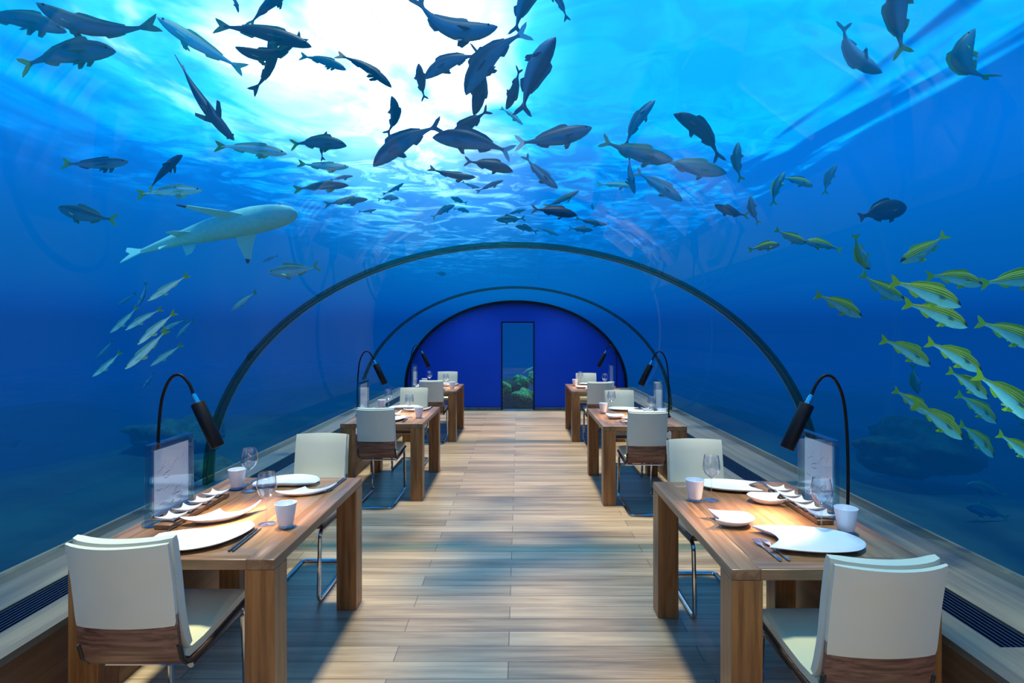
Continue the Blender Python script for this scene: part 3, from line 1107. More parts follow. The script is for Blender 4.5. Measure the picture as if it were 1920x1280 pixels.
def build_wineglass():
    t = thing('wine_glass', 'x', 'glass')
    b = MB()
    b.lathe([(0.002, 0.0), (0.036, 0.0), (0.037, 0.002), (0.030, 0.004), (0.008, 0.008), (0.002, 0.009)], 28)
    b.build('foot', M['wine_glass'], t)
    b = MB()
    b.lathe([(0.007, 0.008), (0.0042, 0.02), (0.0036, 0.06), (0.004, 0.10), (0.007, 0.118)], 12)
    b.build('stem', M['wine_glass'], t)
    b = MB()
    o = [(0.004, 0.116), (0.016, 0.124), (0.034, 0.142), (0.0435, 0.165), (0.0445, 0.180), (0.041, 0.210), (0.036, 0.238)]
    i = [(r - 0.0016, z + (0.002 if k < 3 else 0)) for k, (r, z) in enumerate(o)][::-1]
    b.lathe(o + [(0.0352, 0.2388)] + i, 32)
    b.build('bowl', M['wine_glass'], t)
    return t


def build_tray():
    """Long wooden block; the white dishes on it are things of their own."""
    b = MB()
    b.box(-0.04, 0.04, -0.25, 0.25, 0.0, 0.022, 0, 0.004)
    return b.build('serving_board', M['tray_wood'])


def build_stick(L=0.26):
    b = MB()
    b.tube([(0, -L / 2, 0.0045), (0, L / 2 - 0.1, 0.0042), (0, L / 2, 0.0028)], [0.0045, 0.0042, 0.0022], 8)
    return b.build('chopstick', M['chopstick'])


def build_fork():
    half = [(0.0055, -0.105), (0.0065, -0.10), (0.0045, -0.03), (0.003, 0.02), (0.005, 0.045), (0.0122, 0.058), (0.0128, 0.105), (0.0092, 0.105), (0.0088, 0.068), (0.0056, 0.068), (0.0052, 0.105), (0.0018, 0.105), (0.0014, 0.068)]
    out = half + [(-x, y) for x, y in half[::-1]]
    n = len(out)
    zz = lambda y: 0.004 + 0.006 * max(0.0, (y - 0.02) / 0.085) * (1 if y < 0.07 else 0.8)
    b = MB()
    vs = [(x, y, zz(y)) for x, y in out] + [(x, y, zz(y) + 0.0024) for x, y in out]
    fs = [tuple(range(n - 1, -1, -1)), tuple(range(n, 2 * n))] + [(i, (i + 1) % n, n + (i + 1) % n, n + i) for i in range(n)]
    b.add(vs, fs)
    return b.build('fork', M['steel'], smooth=False)


def build_knife():
    b = MB()
    prof = [(-0.115, 0.005, 0.005), (-0.02, 0.0055, 0.0055), (0.0, 0.004, 0.004), (0.01, 0.006, 0.009), (0.08, 0.006, 0.010), (0.105, 0.006, 0.004), (0.115, 0.005, -0.003)]
    rings = [[(-a, y, 0.002), (c, y, 0.002), (c, y, 0.0055), (-a, y, 0.0055)] for y, a, c in prof]
    b.loft(rings)
    return b.build('knife', M['steel'], smooth=False)


def put(proto, used, loc, rz, label, cat, group):
    """First call moves the model itself, later ones copy it with its parts."""
    if used[0]:
        o = copy_tree(proto)
    else:
        o = proto
        used[0] = True
    o.location = loc
    o.rotation_euler = (0, 0, rz)
    tag(o, label, cat, group)
    return o


P_CUP, U_CUP = build_cup(), [False]
P_WG, U_WG = build_wineglass(), [False]
P_TRAY, U_TRAY = build_tray(), [False]
P_STK, U_STK = build_stick(), [False]
P_FRK, U_FRK = build_fork(), [False]
P_KNF, U_KNF = build_knife(), [False]
P_DISH, U_DISH = plate_mesh('pillow', 0.098, 0.088, 0.010, 0.005, 0.004).build('sauce_dish', M['porcelain'], None, True, 50), [False]


def lay(side, cx, cy, tn, w):
    z = TH + 0.0005
    X = lambda a: cx + a
    Y = lambda a: cy + a
    G = lambda s: s
    if side < 0:
        menu_stand('menu sheet in a clear acrylic stand on the %s' % tn, (X(-w / 2 + 0.086), Y(-0.10), z), 0)
        put(P_TRAY, U_TRAY, (X(-0.243), Y(-0.03), z), 0, 'narrow wooden board of sauce dishes on the %s' % tn, 'tray', 'wooden boards on the tables')
        for k in range(4):
            nm = ('nearest the viewer', 'second from the viewer', 'third from the viewer', 'furthest from the viewer')[k]
            put(P_DISH, U_DISH, (X(-0.243), Y(-0.213 + 0.122 * k), z + 0.0225), 0.1 * (k % 3 - 1), 'small white sauce dish on the board of the %s, %s' % (tn, nm), 'dish', 'sauce dishes on the boards')
        plate('large white plate with a hollow side before the near chair of the %s' % tn, 'leaf', X(0.0), Y(-0.40), z, 0.37, 0.36, 0.15)
        plate('long white wave-shaped plate with raised tips beside the board on the %s' % tn, 'wave', X(-0.055), Y(-0.135), z, 0.33, 0.25, 0.35, 0.014, 0.018, name='side_plate')
        plate('large white plate before the far chair of the %s' % tn, 'leaf', X(0.02), Y(0.455), z, 0.35, 0.30, PI - 0.1)
        plate('long white plate on the aisle side of the %s, before the far chair' % tn, 'wave', X(0.19), Y(0.27), z, 0.31, 0.20, 0.15, 0.012, 0.012, name='side_plate')
        put(P_CUP, U_CUP, (X(0.30), Y(-0.25), z), 0, 'frosted white tumbler near the aisle edge of the %s' % tn, 'cup', 'frosted tumblers on the tables')
        put(P_CUP, U_CUP, (X(-0.235), Y(0.36), z), 0, 'frosted white tumbler beyond the sauce dishes of the %s' % tn, 'cup', 'frosted tumblers on the tables')
        put(P_WG, U_WG, (X(0.195), Y(-0.21), z), 0, 'empty wine glass by the chopsticks on the %s' % tn, 'glass', 'wine glasses on the tables')
        put(P_WG, U_WG, (X(-0.145), Y(0.32), z), 0, 'empty wine glass at the far side of the %s' % tn, 'glass', 'wine glasses on the tables')
        for dx in (0.0, 0.016):
            put(P_STK, U_STK, (X(0.185 + dx), Y(-0.40), z), 0.03, 'grey chopstick of the pair beside the large near plate on the %s' % tn, 'chopstick', 'near chopsticks of the %s' % tn)
        for dx in (0.0, 0.016):
            put(P_STK, U_STK, (X(0.295 + dx), Y(0.44), z), PI - 0.05, 'grey chopstick of the pair right of the far plate on the %s' % tn, 'chopstick', 'far chopsticks of the %s' % tn)
        put(P_FRK, U_FRK, (X(-0.205), Y(-0.315), z), 0.0, 'steel fork left of the near plate on the %s' % tn, 'fork', 'forks on the tables')
        put(P_KNF, U_KNF, (X(-0.215), Y(0.475), z), PI, 'steel knife left of the far plate on the %s' % tn, 'knife', 'knives on the tables')
    else:
        menu_stand('menu sheet in a clear acrylic stand on the %s' % tn, (X(w / 2 - 0.086), Y(0.10), z), PI)
        put(P_TRAY, U_TRAY, (X(0.222), Y(0.12), z), 0, 'narrow wooden board of sauce dishes on the %s' % tn, 'tray', 'wooden boards on the tables')
        for k in range(5):
            nm = ('nearest the viewer', 'second from the viewer', 'in the middle', 'fourth from the viewer', 'furthest from the viewer')[k]
            put(P_DISH, U_DISH, (X(0.222), Y(-0.085 + 0.102 * k), z + 0.0225), 0.1 * (k % 3 - 1), 'small white sauce dish on the board of the %s, %s' % (tn, nm), 'dish', 'sauce dishes on the boards')
        plate('large white plate with pointed corners before the near chair of the %s' % tn, 'shield', X(0.035), Y(-0.35), z, 0.41, 0.30, -0.12)
        plate('large white plate before the far chair of the %s' % tn, 'shield', X(0.0), Y(0.465), z, 0.34, 0.22, PI - 0.25)
        plate('small white horned plate near the aisle edge of the %s' % tn, 'shield', X(-0.20), Y(-0.11), z, 0.19, 0.17, -0.1, 0.016, 0.012, name='side_plate')
        plate('small white horned plate beside the board on the %s' % tn, 'shield', X(0.095), Y(0.205), z, 0.18, 0.15, PI - 0.2, 0.016, 0.012, name='side_plate')
        put(P_CUP, U_CUP, (X(0.255), Y(-0.23), z), 0, 'frosted white tumbler by the menu stand of the %s' % tn, 'cup', 'frosted tumblers on the tables')
        put(P_CUP, U_CUP, (X(-0.265), Y(0.23), z), 0, 'frosted white tumbler at the aisle edge of the %s' % tn, 'cup', 'frosted tumblers on the tables')
        put(P_WG, U_WG, (X(0.155), Y(-0.215), z), 0, 'empty wine glass between plate and menu on the %s' % tn, 'glass', 'wine glasses on the tables')
        put(P_WG, U_WG, (X(-0.175), Y(0.24), z), 0, 'empty wine glass beside the aisle tumbler on the %s' % tn, 'glass', 'wine glasses on the tables')
        put(P_FRK, U_FRK, (X(-0.185), Y(-0.43), z), 0.06, 'steel fork left of the near plate on the %s' % tn, 'fork', 'forks on the tables')
        put(P_FRK, U_FRK, (X(-0.150), Y(-0.425), z), 0.06, 'steel fork lying next to the near plate rim on the %s' % tn, 'fork', 'forks on the tables')
        put(P_KNF, U_KNF, (X(0.235), Y(0.475), z), PI, 'steel knife right of the far plate on the %s' % tn, 'knife', 'knives on the tables')


for side, cx, cy, w, tn, pl in TABLES:
    lay(side, cx, cy, tn, w)


# ------------------------------------------------------------------ fish
def at(px, py, d):
    return Vector((CAMX + (px - VPX) / F * d, d, CAMZ - (py - VPY) / F * d))


def in_tunnel(p, mg):
    if p.y > Y1 + 0.3 + mg or p.y < Y0:
        return False
    return (p.x / (TA + 0.12 + mg)) ** 2 + ((p.z - TZ) / (TB + 0.12 + mg)) ** 2 < 1 or (abs(p.x) < TA + 0.15 + mg and p.z < TZ)


SPECIES = {
    # s: height, width as fractions of the length
    'jack': [(0.0, 0.006, 0.006), (0.03, 0.034, 0.024), (0.09, 0.070, 0.042), (0.18, 0.103, 0.058), (0.30, 0.122, 0.064), (0.42, 0.120, 0.061), (0.55, 0.097, 0.050), (0.67, 0.064, 0.035), (0.76, 0.034, 0.021), (0.83, 0.021, 0.013), (0.88, 0.020, 0.008)],
    'slim': [(0.0, 0.005, 0.005), (0.03, 0.024, 0.020), (0.09, 0.048, 0.036), (0.18, 0.068, 0.048), (0.32, 0.078, 0.053), (0.46, 0.074, 0.050), (0.60, 0.056, 0.039), (0.72, 0.034, 0.025), (0.80, 0.020, 0.015), (0.86, 0.014, 0.010), (0.90, 0.014, 0.006)],
    'snapper': [(0.0, 0.006, 0.006), (0.035, 0.040, 0.026), (0.09, 0.078, 0.042), (0.17, 0.112, 0.054), (0.28, 0.132, 0.059), (0.40, 0.126, 0.056), (0.53, 0.104, 0.048), (0.65, 0.071, 0.036), (0.75, 0.040, 0.022), (0.82, 0.027, 0.013), (0.87, 0.026, 0.008)],
    'deep': [(0.0, 0.012, 0.010), (0.04, 0.085, 0.045), (0.10, 0.145, 0.062), (0.20, 0.195, 0.075), (0.34, 0.215, 0.078), (0.48, 0.205, 0.072), (0.62, 0.165, 0.058), (0.72, 0.105, 0.040), (0.80, 0.050, 0.024), (0.85, 0.042, 0.012), (0.88, 0.042, 0.008)],
    'shark': [(0.0, 0.010, 0.014), (0.025, 0.026, 0.040), (0.07, 0.043, 0.058), (0.14, 0.060, 0.068), (0.24, 0.074, 0.074), (0.36, 0.074, 0.070), (0.50, 0.060, 0.056), (0.63, 0.044, 0.038), (0.74, 0.030, 0.024), (0.80, 0.022, 0.017), (0.86, 0.016, 0.011)],
}


def fish(head, tail, bow=0, sp='jack', mat='f_grey', fin='fin_grey', tailfin=None, L=0.5, roll=0.0, dz=0.0, label='', name='fish', group=None, eye=None, size=1.0, s_bow=0):
    """Head and tail give the way the fish lies as the viewer sees it, L its real length in metres; its distance follows from these."""
    hp, tp = Vector(head), Vector(tail)
    plen = (hp - tp).length
    d = L * math.cos(dz) * F / plen
    mg = 0.12 + 0.10 * L
    for _ in range(200):
        H = at(head[0], head[1], d * 1.0)
        T = at(tail[0], tail[1], d)
        if not (in_tunnel(H, mg) or in_tunnel(T, mg) or in_tunnel((H + T) / 2, mg)):
            break
        d *= 1.03
    top = SURF_Z - 0.25
    k = max(H.z, T.z)
    if k > top:
        d2 = d * (top - CAMZ) / (k - CAMZ)
        H, T = at(head[0], head[1], d2), at(tail[0], tail[1], d2)
        d = d2
    real = (H - T).length
    # turn a little in depth
    ax = (H - T).normalized()
    half = real / 2 * math.tan(dz)
    H.y -= half
    T.y += half
    if in_tunnel(H, mg * 0.6) or in_tunnel(T, mg * 0.6):
        H.y += half
        T.y -= half
    Ln = (H - T).length * (1 + 2.4 * (abs(bow) / plen) ** 2)
    up_img = Vector((-(tp - hp).y, -(tp - hp).x, 0)).normalized()      # picture normal of the axis
    nrm = Vector((-(H - T).z, 0, (H - T).x)).normalized()
    if nrm.z < 0:
        nrm = -nrm
    off = nrm * (bow * d / F)
    C = (H + T) / 2 + off * 2 if not s_bow else (H + T) / 2 + off * 2

    def P(s):
        return H * (1 - s) ** 2 + C * 2 * s * (1 - s) + T * s * s

    def tan(s):
        return ((C - H) * (1 - s) + (T - C) * s).normalized()

    zup = Vector((0, 0.12, 1)) if abs(ax.z) < 0.8 else Vector((1 if H.x < 1.5 else -1, 0.35, 0.1))

    def frame(s):
        t = tan(s)
        dd = (zup - t * zup.dot(t)).normalized()
        l = t.cross(dd)
        if roll:
            R = Matrix.Rotation(roll, 3, t)
            dd, l = R @ dd, R @ l
        return t, dd, l

    org = P(0.42)
    b = MB()
    prof = SPECIES[sp]
    n = 14
    rings, uvs = [], []
    # refine the profile
    S = []
    for a, c in zip(prof[:-1], prof[1:]):
        for q in range(2):
            f = q / 2
            S.append(tuple(a[i] + (c[i] - a[i]) * f for i in range(3)))
    S.append(prof[-1])
    for s, h, w in S:
        t, dd, l = frame(s)
        p = P(s) - org
        ring, uu = [], []
        for k in range(n):
            th = 2 * PI * k / n
            y = math.sin(th)
            hh = h * (1.0 if y > 0 else 0.92)
            ring.append(p + l * (w * Ln * size * math.cos(th)) + dd * (hh * Ln * size * y))
            uu.append((s, (y + 1) / 2))
        rings.append(ring)
        uvs += uu
    b.loft(rings)
    uvmap = list(uvs)

    def hat(s):
        for a, c in zip(prof[:-1], prof[1:]):
            if a[0] <= s <= c[0]:
                return a[1] + (c[1] - a[1]) * (s - a[0]) / (c[0] - a[0])
        return prof[-1][1]

    def fin_prism(pts, th, mi):
        o = len(b.v)
        m = len(pts)
        vs = [p + q * th for p, q in pts] + [p - q * th for p, q in pts]
        fs = [tuple(range(m)), tuple(range(2 * m - 1, m - 1, -1))]
        fs += [(i, i + m, (i + 1) % m + m, (i + 1) % m) for i in range(m)]
        b.add(vs, fs, mi)
        uvmap.extend([(0.9, 0.5)] * (2 * m))

    def mid(pts, th, mi):
        q = []
        for s, o in pts:
            t, dd, l = frame(min(s, 1.0))
            q.append((P(s) - org + dd * (o * Ln * size), l))
        fin_prism(q, th, mi)

    th = 0.0022 * Ln + 0.0006
    fi, ti = 1, 2
    if sp == 'shark':
        mid([(0.84, 0.012), (0.90, 0.055), (0.97, 0.125), (1.0, 0.15), (0.985, 0.09), (0.935, 0.022), (0.955, -0.03), (0.96, -0.062), (0.90, -0.035), (0.84, -0.012)], th, 1)
        mid([(0.36, 0.066), (0.42, 0.115), (0.455, 0.155), (0.462, 0.15), (0.455, 0.09), (0.48, 0.060)], th, 1)
        mid([(0.70, 0.030), (0.735, 0.060), (0.745, 0.055), (0.76, 0.024)], th, 1)
        mid([(0.69, -0.030), (0.735, -0.068), (0.745, -0.06), (0.755, -0.022)], th, 1)
        for sd in (-1, 1):
            t, dd, l = frame(0.27)
            sweep = 0.9 if (l * sd).z > 0 else -0.35
            def q(s, o, dn):
                s = s + sweep * max(0.0, o - 0.05)
                return (P(s) - org + l * sd * (o * Ln) - dd * (dn * Ln), dd)
            fin_prism([q(0.23, 0.045, 0.03), q(0.30, 0.115, 0.055), q(0.36, 0.180, 0.075), q(0.385, 0.172, 0.075), q(0.37, 0.10, 0.05), q(0.345, 0.045, 0.035)], th, 1)
            fin_prism([q(0.365, 0.178, 0.0745), q(0.385, 0.198, 0.080), q(0.395, 0.195, 0.080), q(0.384, 0.170, 0.0745)], th * 1.2, 2)
            fin_prism([q(0.55, 0.03, 0.035), q(0.60, 0.07, 0.06), q(0.635, 0.075, 0.062), q(0.635, 0.025, 0.03)], th, 1)
    else:
        fk = {'jack': 0.115, 'slim': 0.085, 'snapper': 0.10, 'deep': 0.11}[sp]
        cut = {'jack': 0.925, 'slim': 0.945, 'snapper': 0.955, 'deep': 0.975}[sp]
        mid([(0.845, 0.016), (0.885, 0.035), (0.94, fk * 0.75), (1.0, fk), (0.985, fk * 0.6), (cut, 0.0), (0.985, -fk * 0.6), (1.0, -fk), (0.94, -fk * 0.75), (0.885, -0.035), (0.845, -0.016)], th, ti)
        hi = 0.05 if sp != 'slim' else 0.028
        mid([(0.27, hat(0.27) * 0.9), (0.31, hat(0.31) + hi * 0.8), (0.38, hat(0.38) + hi), (0.50, hat(0.50) + hi * 0.75), (0.63, hat(0.63) + hi * 0.7), (0.73, hat(0.73) + 0.012), (0.72, hat(0.72) * 0.8), (0.5, hat(0.5) * 0.85)], th, fi)
        mid([(0.56, -hat(0.56) * 0.8), (0.60, -hat(0.60) - hi * 0.7), (0.67, -hat(0.67) - hi * 0.6), (0.73, -hat(0.73) - 0.01), (0.72, -hat(0.72) * 0.75)], th, fi)
        for sd in (-1, 1):
            t, dd, l = frame(0.27)
            def q(s, o, dn):
                return (P(s) - org + l * sd * (o * Ln * size) - dd * (dn * Ln * size), dd)
            w0 = {'jack': 0.055, 'slim': 0.045, 'snapper': 0.05, 'deep': 0.07}[sp]
            fin_prism([q(0.245, w0, 0.02), q(0.29, w0 + 0.045, 0.045), q(0.36, w0 + 0.085, 0.07), q(0.39, w0 + 0.07, 0.07), q(0.32, w0, 0.04)], th, fi)
            fin_prism([q(0.31, 0.02, hat(0.31) * 0.85), q(0.36, 0.035, hat(0.36) + 0.035), q(0.40, 0.035, hat(0.40) + 0.04), q(0.39, 0.012, hat(0.39) * 0.85)], th, fi)
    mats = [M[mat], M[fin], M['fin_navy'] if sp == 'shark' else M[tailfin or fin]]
    o = b.build(name, mats, None, True, 60, org)
    me = o.data
    ul = me.uv_layers.new(name='UVMap')
    for lp in me.loops:
        ul.data[lp.index].uv = uvmap[lp.vertex_index]
    tag(o, label, 'shark' if sp == 'shark' else 'fish', group)
    if eye is None:
        eye = plen > 75
    if eye:
        es = {'shark': 0.075, 'jack': 0.075, 'slim': 0.065, 'snapper': 0.085, 'deep': 0.09}[sp]
        h, w = hat(es), None
        for a, c in zip(prof[:-1], prof[1:]):
            if a[0] <= es <= c[0]:
                w = a[2] + (c[2] - a[2]) * (es - a[0]) / (c[0] - a[0])
        t, dd, l = frame(es)
        r = (0.013 if sp != 'shark' else 0.007) * Ln
        for sd in (-1, 1):
            eb = MB()
            c = P(es) - org + l * sd * (w * 0.88 * Ln * size) + dd * (h * 0.38 * Ln * size)
            rg = []
            for j in range(7):
                a = PI * (j + 0.05) / 6.1
                rg.append([(c.x + r * math.sin(a) * math.cos(2 * PI * k / 10), c.y + r * math.sin(a) * math.sin(2 * PI * k / 10), c.z - r * math.cos(a)) for k in range(10)])
            eb.loft(rg)
            eb.build('eye', M['eye'], o, True, 180)
    return o


GT = 'fish overhead'
# (head, tail, bow, species, skin, fin, tail fin, length, roll, depth turn, label)
BIG = [
    ((133, 66), (-70, 28), 12, 'slim', 'f_teal', 'fin_teal', None, 1.0, 0, 0.1, 'dark blue fish cut off by the frame at the upper left corner'),
    ((78, 12), (292, 36), -30, 'slim', 'f_teal', 'fin_teal', 'fin_teal', 0.78, 0, 0.1, 'long bowed fish in the upper left corner with its tail raised'),
    ((217, 97), (36, 128), 12, 'jack', 'f_teal', 'fin_teal', 'fin_yellow', 0.65, 0, 0.0, 'dusky fish with an olive tail below the long bowed fish, upper left'),
    ((306, 42), (452, 124), -4, 'slim', 'f_silver', 'fin_silver', None, 0.85, 0, 0.2, 'pale washed-out long fish slanting down left of the white glow'),
    ((444, 266), (330, 108), -8, 'slim', 'f_navy', 'fin_navy', None, 0.80, 1.35, 0.1, 'near-black slender fish diving steeply with both side fins spread'),
    ((246, 305), (110, 304), -3, 'slim', 'f_grey', 'fin_grey', 'fin_yellow', 0.55, 0, 0.1, 'slim level fish with a yellow tail, highest along the left edge above the shark'),
    ((345, 292), (276, 357), 5, 'jack', 'f_navy', 'fin_navy', 'fin_yellow', 0.38, 0.3, 0.1, 'small dark fish climbing with a bright yellow tail above the shark'),
    ((380, 357), (256, 365), 3, 'slim', 'f_silver', 'fin_silver', 'fin_yellow', 0.50, 0, 0.0, 'thin silvery fish just above the shark, under the small climbing fish'),
    ((109, 388), (220, 412), -4, 'jack', 'f_teal', 'fin_teal', 'fin_yellow', 0.48, 0, 0.0, 'blue fish with a yellow tail left of the shark'),
    ((538, 289), (402, 274), 3, 'slim', 'f_silver', 'fin_silver', 'fin_yellow', 0.55, 0, 0.0, 'silver-flanked fish right under the black diving fish'),
    ((548, -22), (466, 50), 6, 'jack', 'f_navy', 'fin_navy', 'fin_teal', 0.50, 0.2, 0.0, 'dark fish leaving the top edge at the white glow, tail hanging down'),
    ((447, 24), (432, -14), 2, 'slim', 'f_teal', 'fin_teal', None, 0.22, 0, 0.0, 'thin sliver of a fish at the top edge left of the white glow'),
    ((584, 88), (401, 48), 6, 'slim', 'f_navy', 'fin_teal', 'fin_teal', 0.72, 0, 0.0, 'long dark fish pointing right across the white glow, uppermost of the crossing cluster'),
    ((441, 88), (570, 66), -26, 'slim', 'f_navy', 'fin_teal', None, 0.52, 0.2, 0.0, 'bent dark fish in the crossing cluster with its tail curled up'),
    ((505, 62), (470, 174), -18, 'slim', 'f_navy', 'fin_navy', None, 0.48, 0.4, 0.0, 'dark fish hanging down out of the crossing cluster'),
    ((652, 136), (558, 100), 4, 'slim', 'f_teal', 'fin_teal', None, 0.60, 0, 0.2, 'pale blue fish right of the crossing cluster'),
    ((734, 164), (630, 102), 8, 'slim', 'f_navy', 'fin_navy', None, 0.50, 0.3, 0.0, 'dark fish slanting down across the white glow'),
    ((650, 274), (544, 272), 6, 'jack', 'f_teal', 'fin_teal', 'fin_yellow', 0.45, 0, 0.0, 'fish with a yellow tail crossed by a small dark upright one'),
    ((613, 246), (606, 302), 6, 'slim', 'f_navy', 'fin_navy', None, 0.28, 0.5, 0.0, 'small dark upright fish in front of a yellow-tailed one'),
    ((654, 313), (558, 306), -2, 'slim', 'f_silver', 'fin_silver', 'fin_yellow', 0.48, 0, 0.0, 'thin silvery level fish under the crossed pair'),
    ((654, 348), (550, 356), 3, 'slim', 'f_teal', 'fin_silver', 'fin_yellow', 0.50, 0, 0.0, 'thin greenish fish above the head of the shark'),
    ((690, 374), (608, 384), 2, 'slim', 'f_teal', 'fin_teal', None, 0.50, 0, 0.0, 'faint thin fish right of the head of the shark'),
    ((933, 50), (776, -12), -36, 'jack', 'f_grey', 'fin_grey', None, 0.62, 0.2, 0.0, 'big grey fish at the top with a shiny flank and a swept-up tail'),
    ((734, 180), (723, 254), -11, 'jack', 'f_navy', 'fin_navy', None, 0.36, 0.5, 0.0, 'small dark curved fish upright at the lower edge of the white glow'),
    ((785, 119), (797, 188), -2, 'jack', 'f_navy', 'fin_navy', None, 0.32, 0.6, 0.0, 'small dark upright fish with a forked tail left of the big overlapping ones'),
    ((796, 148), (905, 104), 12, 'jack', 'f_grey', 'fin_grey', None, 0.50, 0, 0.0, 'big grey fish half hidden, leftmost of the big overlapping ones'),
    ((888, 216), (892, 84), -10, 'jack', 'f_navy', 'fin_navy', None, 0.55, 0.5, 0.0, 'big dark blue fish standing head down among the overlapping ones'),
    ((874, 178), (994, 58), 20, 'jack', 'f_grey', 'fin_grey', 'fin_pale', 0.66, 0, 0.0, 'big arched grey fish with a pale pink tail fin among the overlapping ones'),
    ((1042, 70), (979, 218), 12, 'jack', 'f_grey', 'fin_grey', None, 0.62, 0.4, 0.0, 'curved dark blue fish standing head up right of the big overlapping ones'),
    ((1012, -50), (966, 66), 8, 'jack', 'f_grey', 'fin_grey', None, 0.55, 0.4, 0.0, 'dark blue fish going out of the top edge right of centre'),
    ((1022, -28), (1064, 40), 6, 'slim', 'f_grey', 'fin_grey', None, 0.40, 0.4, 0.0, 'slim blue fish hanging tail down from the top edge right of centre'),
    ((949, 205), (974, 126), -3, 'jack', 'f_navy', 'fin_navy', None, 0.38, 0.4, 0.0, 'small dark fish head down between two large upright ones'),
    ((980, 234), (938, 202), 2, 'slim', 'f_silver', 'fin_silver', None, 0.28, 0, 0.0, 'small pale fish below the small dark head-down one'),
    ((700, 312), (830, 234), 10, 'jack', 'f_grey', 'fin_grey', None, 0.66, 0.1, 0.0, 'big grey fish nosing down to the left over the ripples'),
    ((842, 262), (918, 204), 0, 'jack', 'f_navy', 'fin_navy', None, 0.45, 0.3, 0.0, 'dark blue fish partly behind the pair of large grey ones at centre'),
    ((811, 258), (962, 288), 8, 'jack', 'f_grey', 'fin_grey', 'fin_pale', 0.66, 0.1, 0.0, 'big grey fish facing left with a white tail fin at centre'),
    ((1110, 239), (965, 268), -6, 'jack', 'f_grey', 'fin_grey', 'fin_pale', 0.64, 0.1, 0.0, 'dark fish facing right with a gleaming white head'),
    ((892, 332), (803, 314), -5, 'slim', 'f_navy', 'fin_navy', None, 0.50, 0.2, 0.0, 'slender dark fish over the ripples, tail to the left'),
    ((962, 322), (870, 302), 3, 'jack', 'f_navy', 'fin_navy', None, 0.50, 0.1, 0.0, 'near-black fish facing right under the white-tailed grey one'),
    ((1046, 353), (983, 290), -4, 'jack', 'f_grey', 'fin_grey', None, 0.50, 0.3, 0.0, 'blue fish slanting down right in the open water below the gleaming head'),
    ((1226, 192), (1174, 276), 8, 'jack', 'f_grey', 'fin_grey', None, 0.60, 0.4, 0.2, 'blue fish rising to the right behind a pale-backed one'),
    ((1262, 300), (1126, 262), -6, 'jack', 'f_teal', 'fin_teal', None, 0.80, 0.1, 0.0, 'teal pale-backed fish crossing in front of the rising one'),
    ((1190, 364), (1180, 290), -3, 'jack', 'f_grey', 'fin_grey', None, 0.48, 0.5, 0.0, 'blue fish standing head down under the teal pale-backed one'),
    ((1190, 350), (1118, 346), 2, 'slim', 'f_silver', 'fin_silver', None, 0.55, 0, 0.0, 'thin pale fish behind the blue head-down one'),
    ((1276, 380), (1192, 318), 2, 'jack', 'f_grey', 'fin_grey', None, 0.85, 0.3, 0.2, 'faint hazy blue fish right of the head-down one'),
    ((1263, 214), (1350, 304), 16, 'jack', 'f_navy', 'fin_navy', None, 0.62, 0.1, 0.0, 'large dark arched fish with spread belly fins right of centre'),
    ((1358, 328), (1236, 294), -2, 'jack', 'f_teal', 'fin_teal', None, 0.85, 0.1, 0.2, 'faint teal fish beneath the tail of the dark arched one'),
    ((1385, 266), (1391, 340), -6, 'jack', 'f_teal', 'fin_teal', 'fin_yellow', 0.45, 0.5, 0.0, 'teal upright fish with a yellow tail right of the dark arched one'),
    ((1646, 142), (1590, 34), -22, 'jack', 'f_grey', 'fin_grey', None, 0.90, 0.3, 0.2, 'large hazy blue fish curled among the light streaks at upper right'),
    ((1684, -46), (1694, 106), -6, 'jack', 'f_teal', 'fin_teal', 'fin_yellow', 0.60, 0.5, 0.0, 'fish hanging from the top edge at right, broad yellow-green tail down'),
    ((1828, 54), (1866, 146), -44, 'jack', 'f_teal', 'fin_yellow', 'fin_yellow', 0.50, 0.3, 0.0, 'strongly bent blue fish with a bright yellow tail near the upper right corner'),
    ((1472, 322), (1450, 386), 6, 'jack', 'f_teal', 'fin_yellow', 'fin_yellow', 0.42, 0.4, 0.0, 'greenish upright fish, left of the overlapping pair at right'),
    ((1524, 350), (1462, 334), 4, 'snapper', 'f_stripe', 'fin_grey', None, 0.40, 0.1, 0.0, 'pale yellow and blue fish, right of the overlapping pair at right'),
    ((1566, 310), (1550, 364), 5, 'jack', 'f_teal', 'fin_teal', 'fin_yellow', 0.45, 0.4, 0.2, 'faint teal upright fish right of the overlapping pair'),
    ((1340, 383), (1404, 404), -4, 'jack', 'f_navy', 'fin_navy', 'fin_yellow', 0.38, 0.1, 0.0, 'small dark fish with a yellow tail facing left'),
    ((1408, 366), (1424, 420), -5, 'jack', 'f_teal', 'fin_teal', 'fin_yellow', 0.38, 0.5, 0.0, 'small upright teal fish touching the dark yellow-tailed one'),
    ((1700, 388), (1610, 408), 2, 'deep', 'f_navy', 'fin_navy', None, 0.45, 0.0, 0.0, 'stout black fish alone above the striped school'),
    ((503, 510), (600, 498), -3, 'jack', 'f_silver', 'fin_silver', None, 0.50, 0.3, 0.0, 'bright silver fish just right of the tip of the shark fin'),
    ((434, 582), (482, 546), 1, 'slim', 'f_silver', 'fin_silver', 'fin_yellow', 0.32, 0.2, 0.0, 'single small silver fish away from the school, left of the glass joint'),
    ((492, 492), (522, 479), 1, 'slim', 'f_teal', 'fin_teal', None, 0.40, 0.2, 0.0, 'faint small fish between the shark fin and the bright silver one'),
    ((463, 674), (483, 654), 1, 'deep', 'f_navy', 'fin_navy', None, 0.30, 0.2, 0.0, 'tiny dark fish beside the left leg of the glass joint'),
    ((20, 838), (42, 824), 1, 'deep', 'f_navy', 'fin_navy', None, 0.30, 0.2, 0.0, 'tiny dark fish at the left edge above the near chair'),
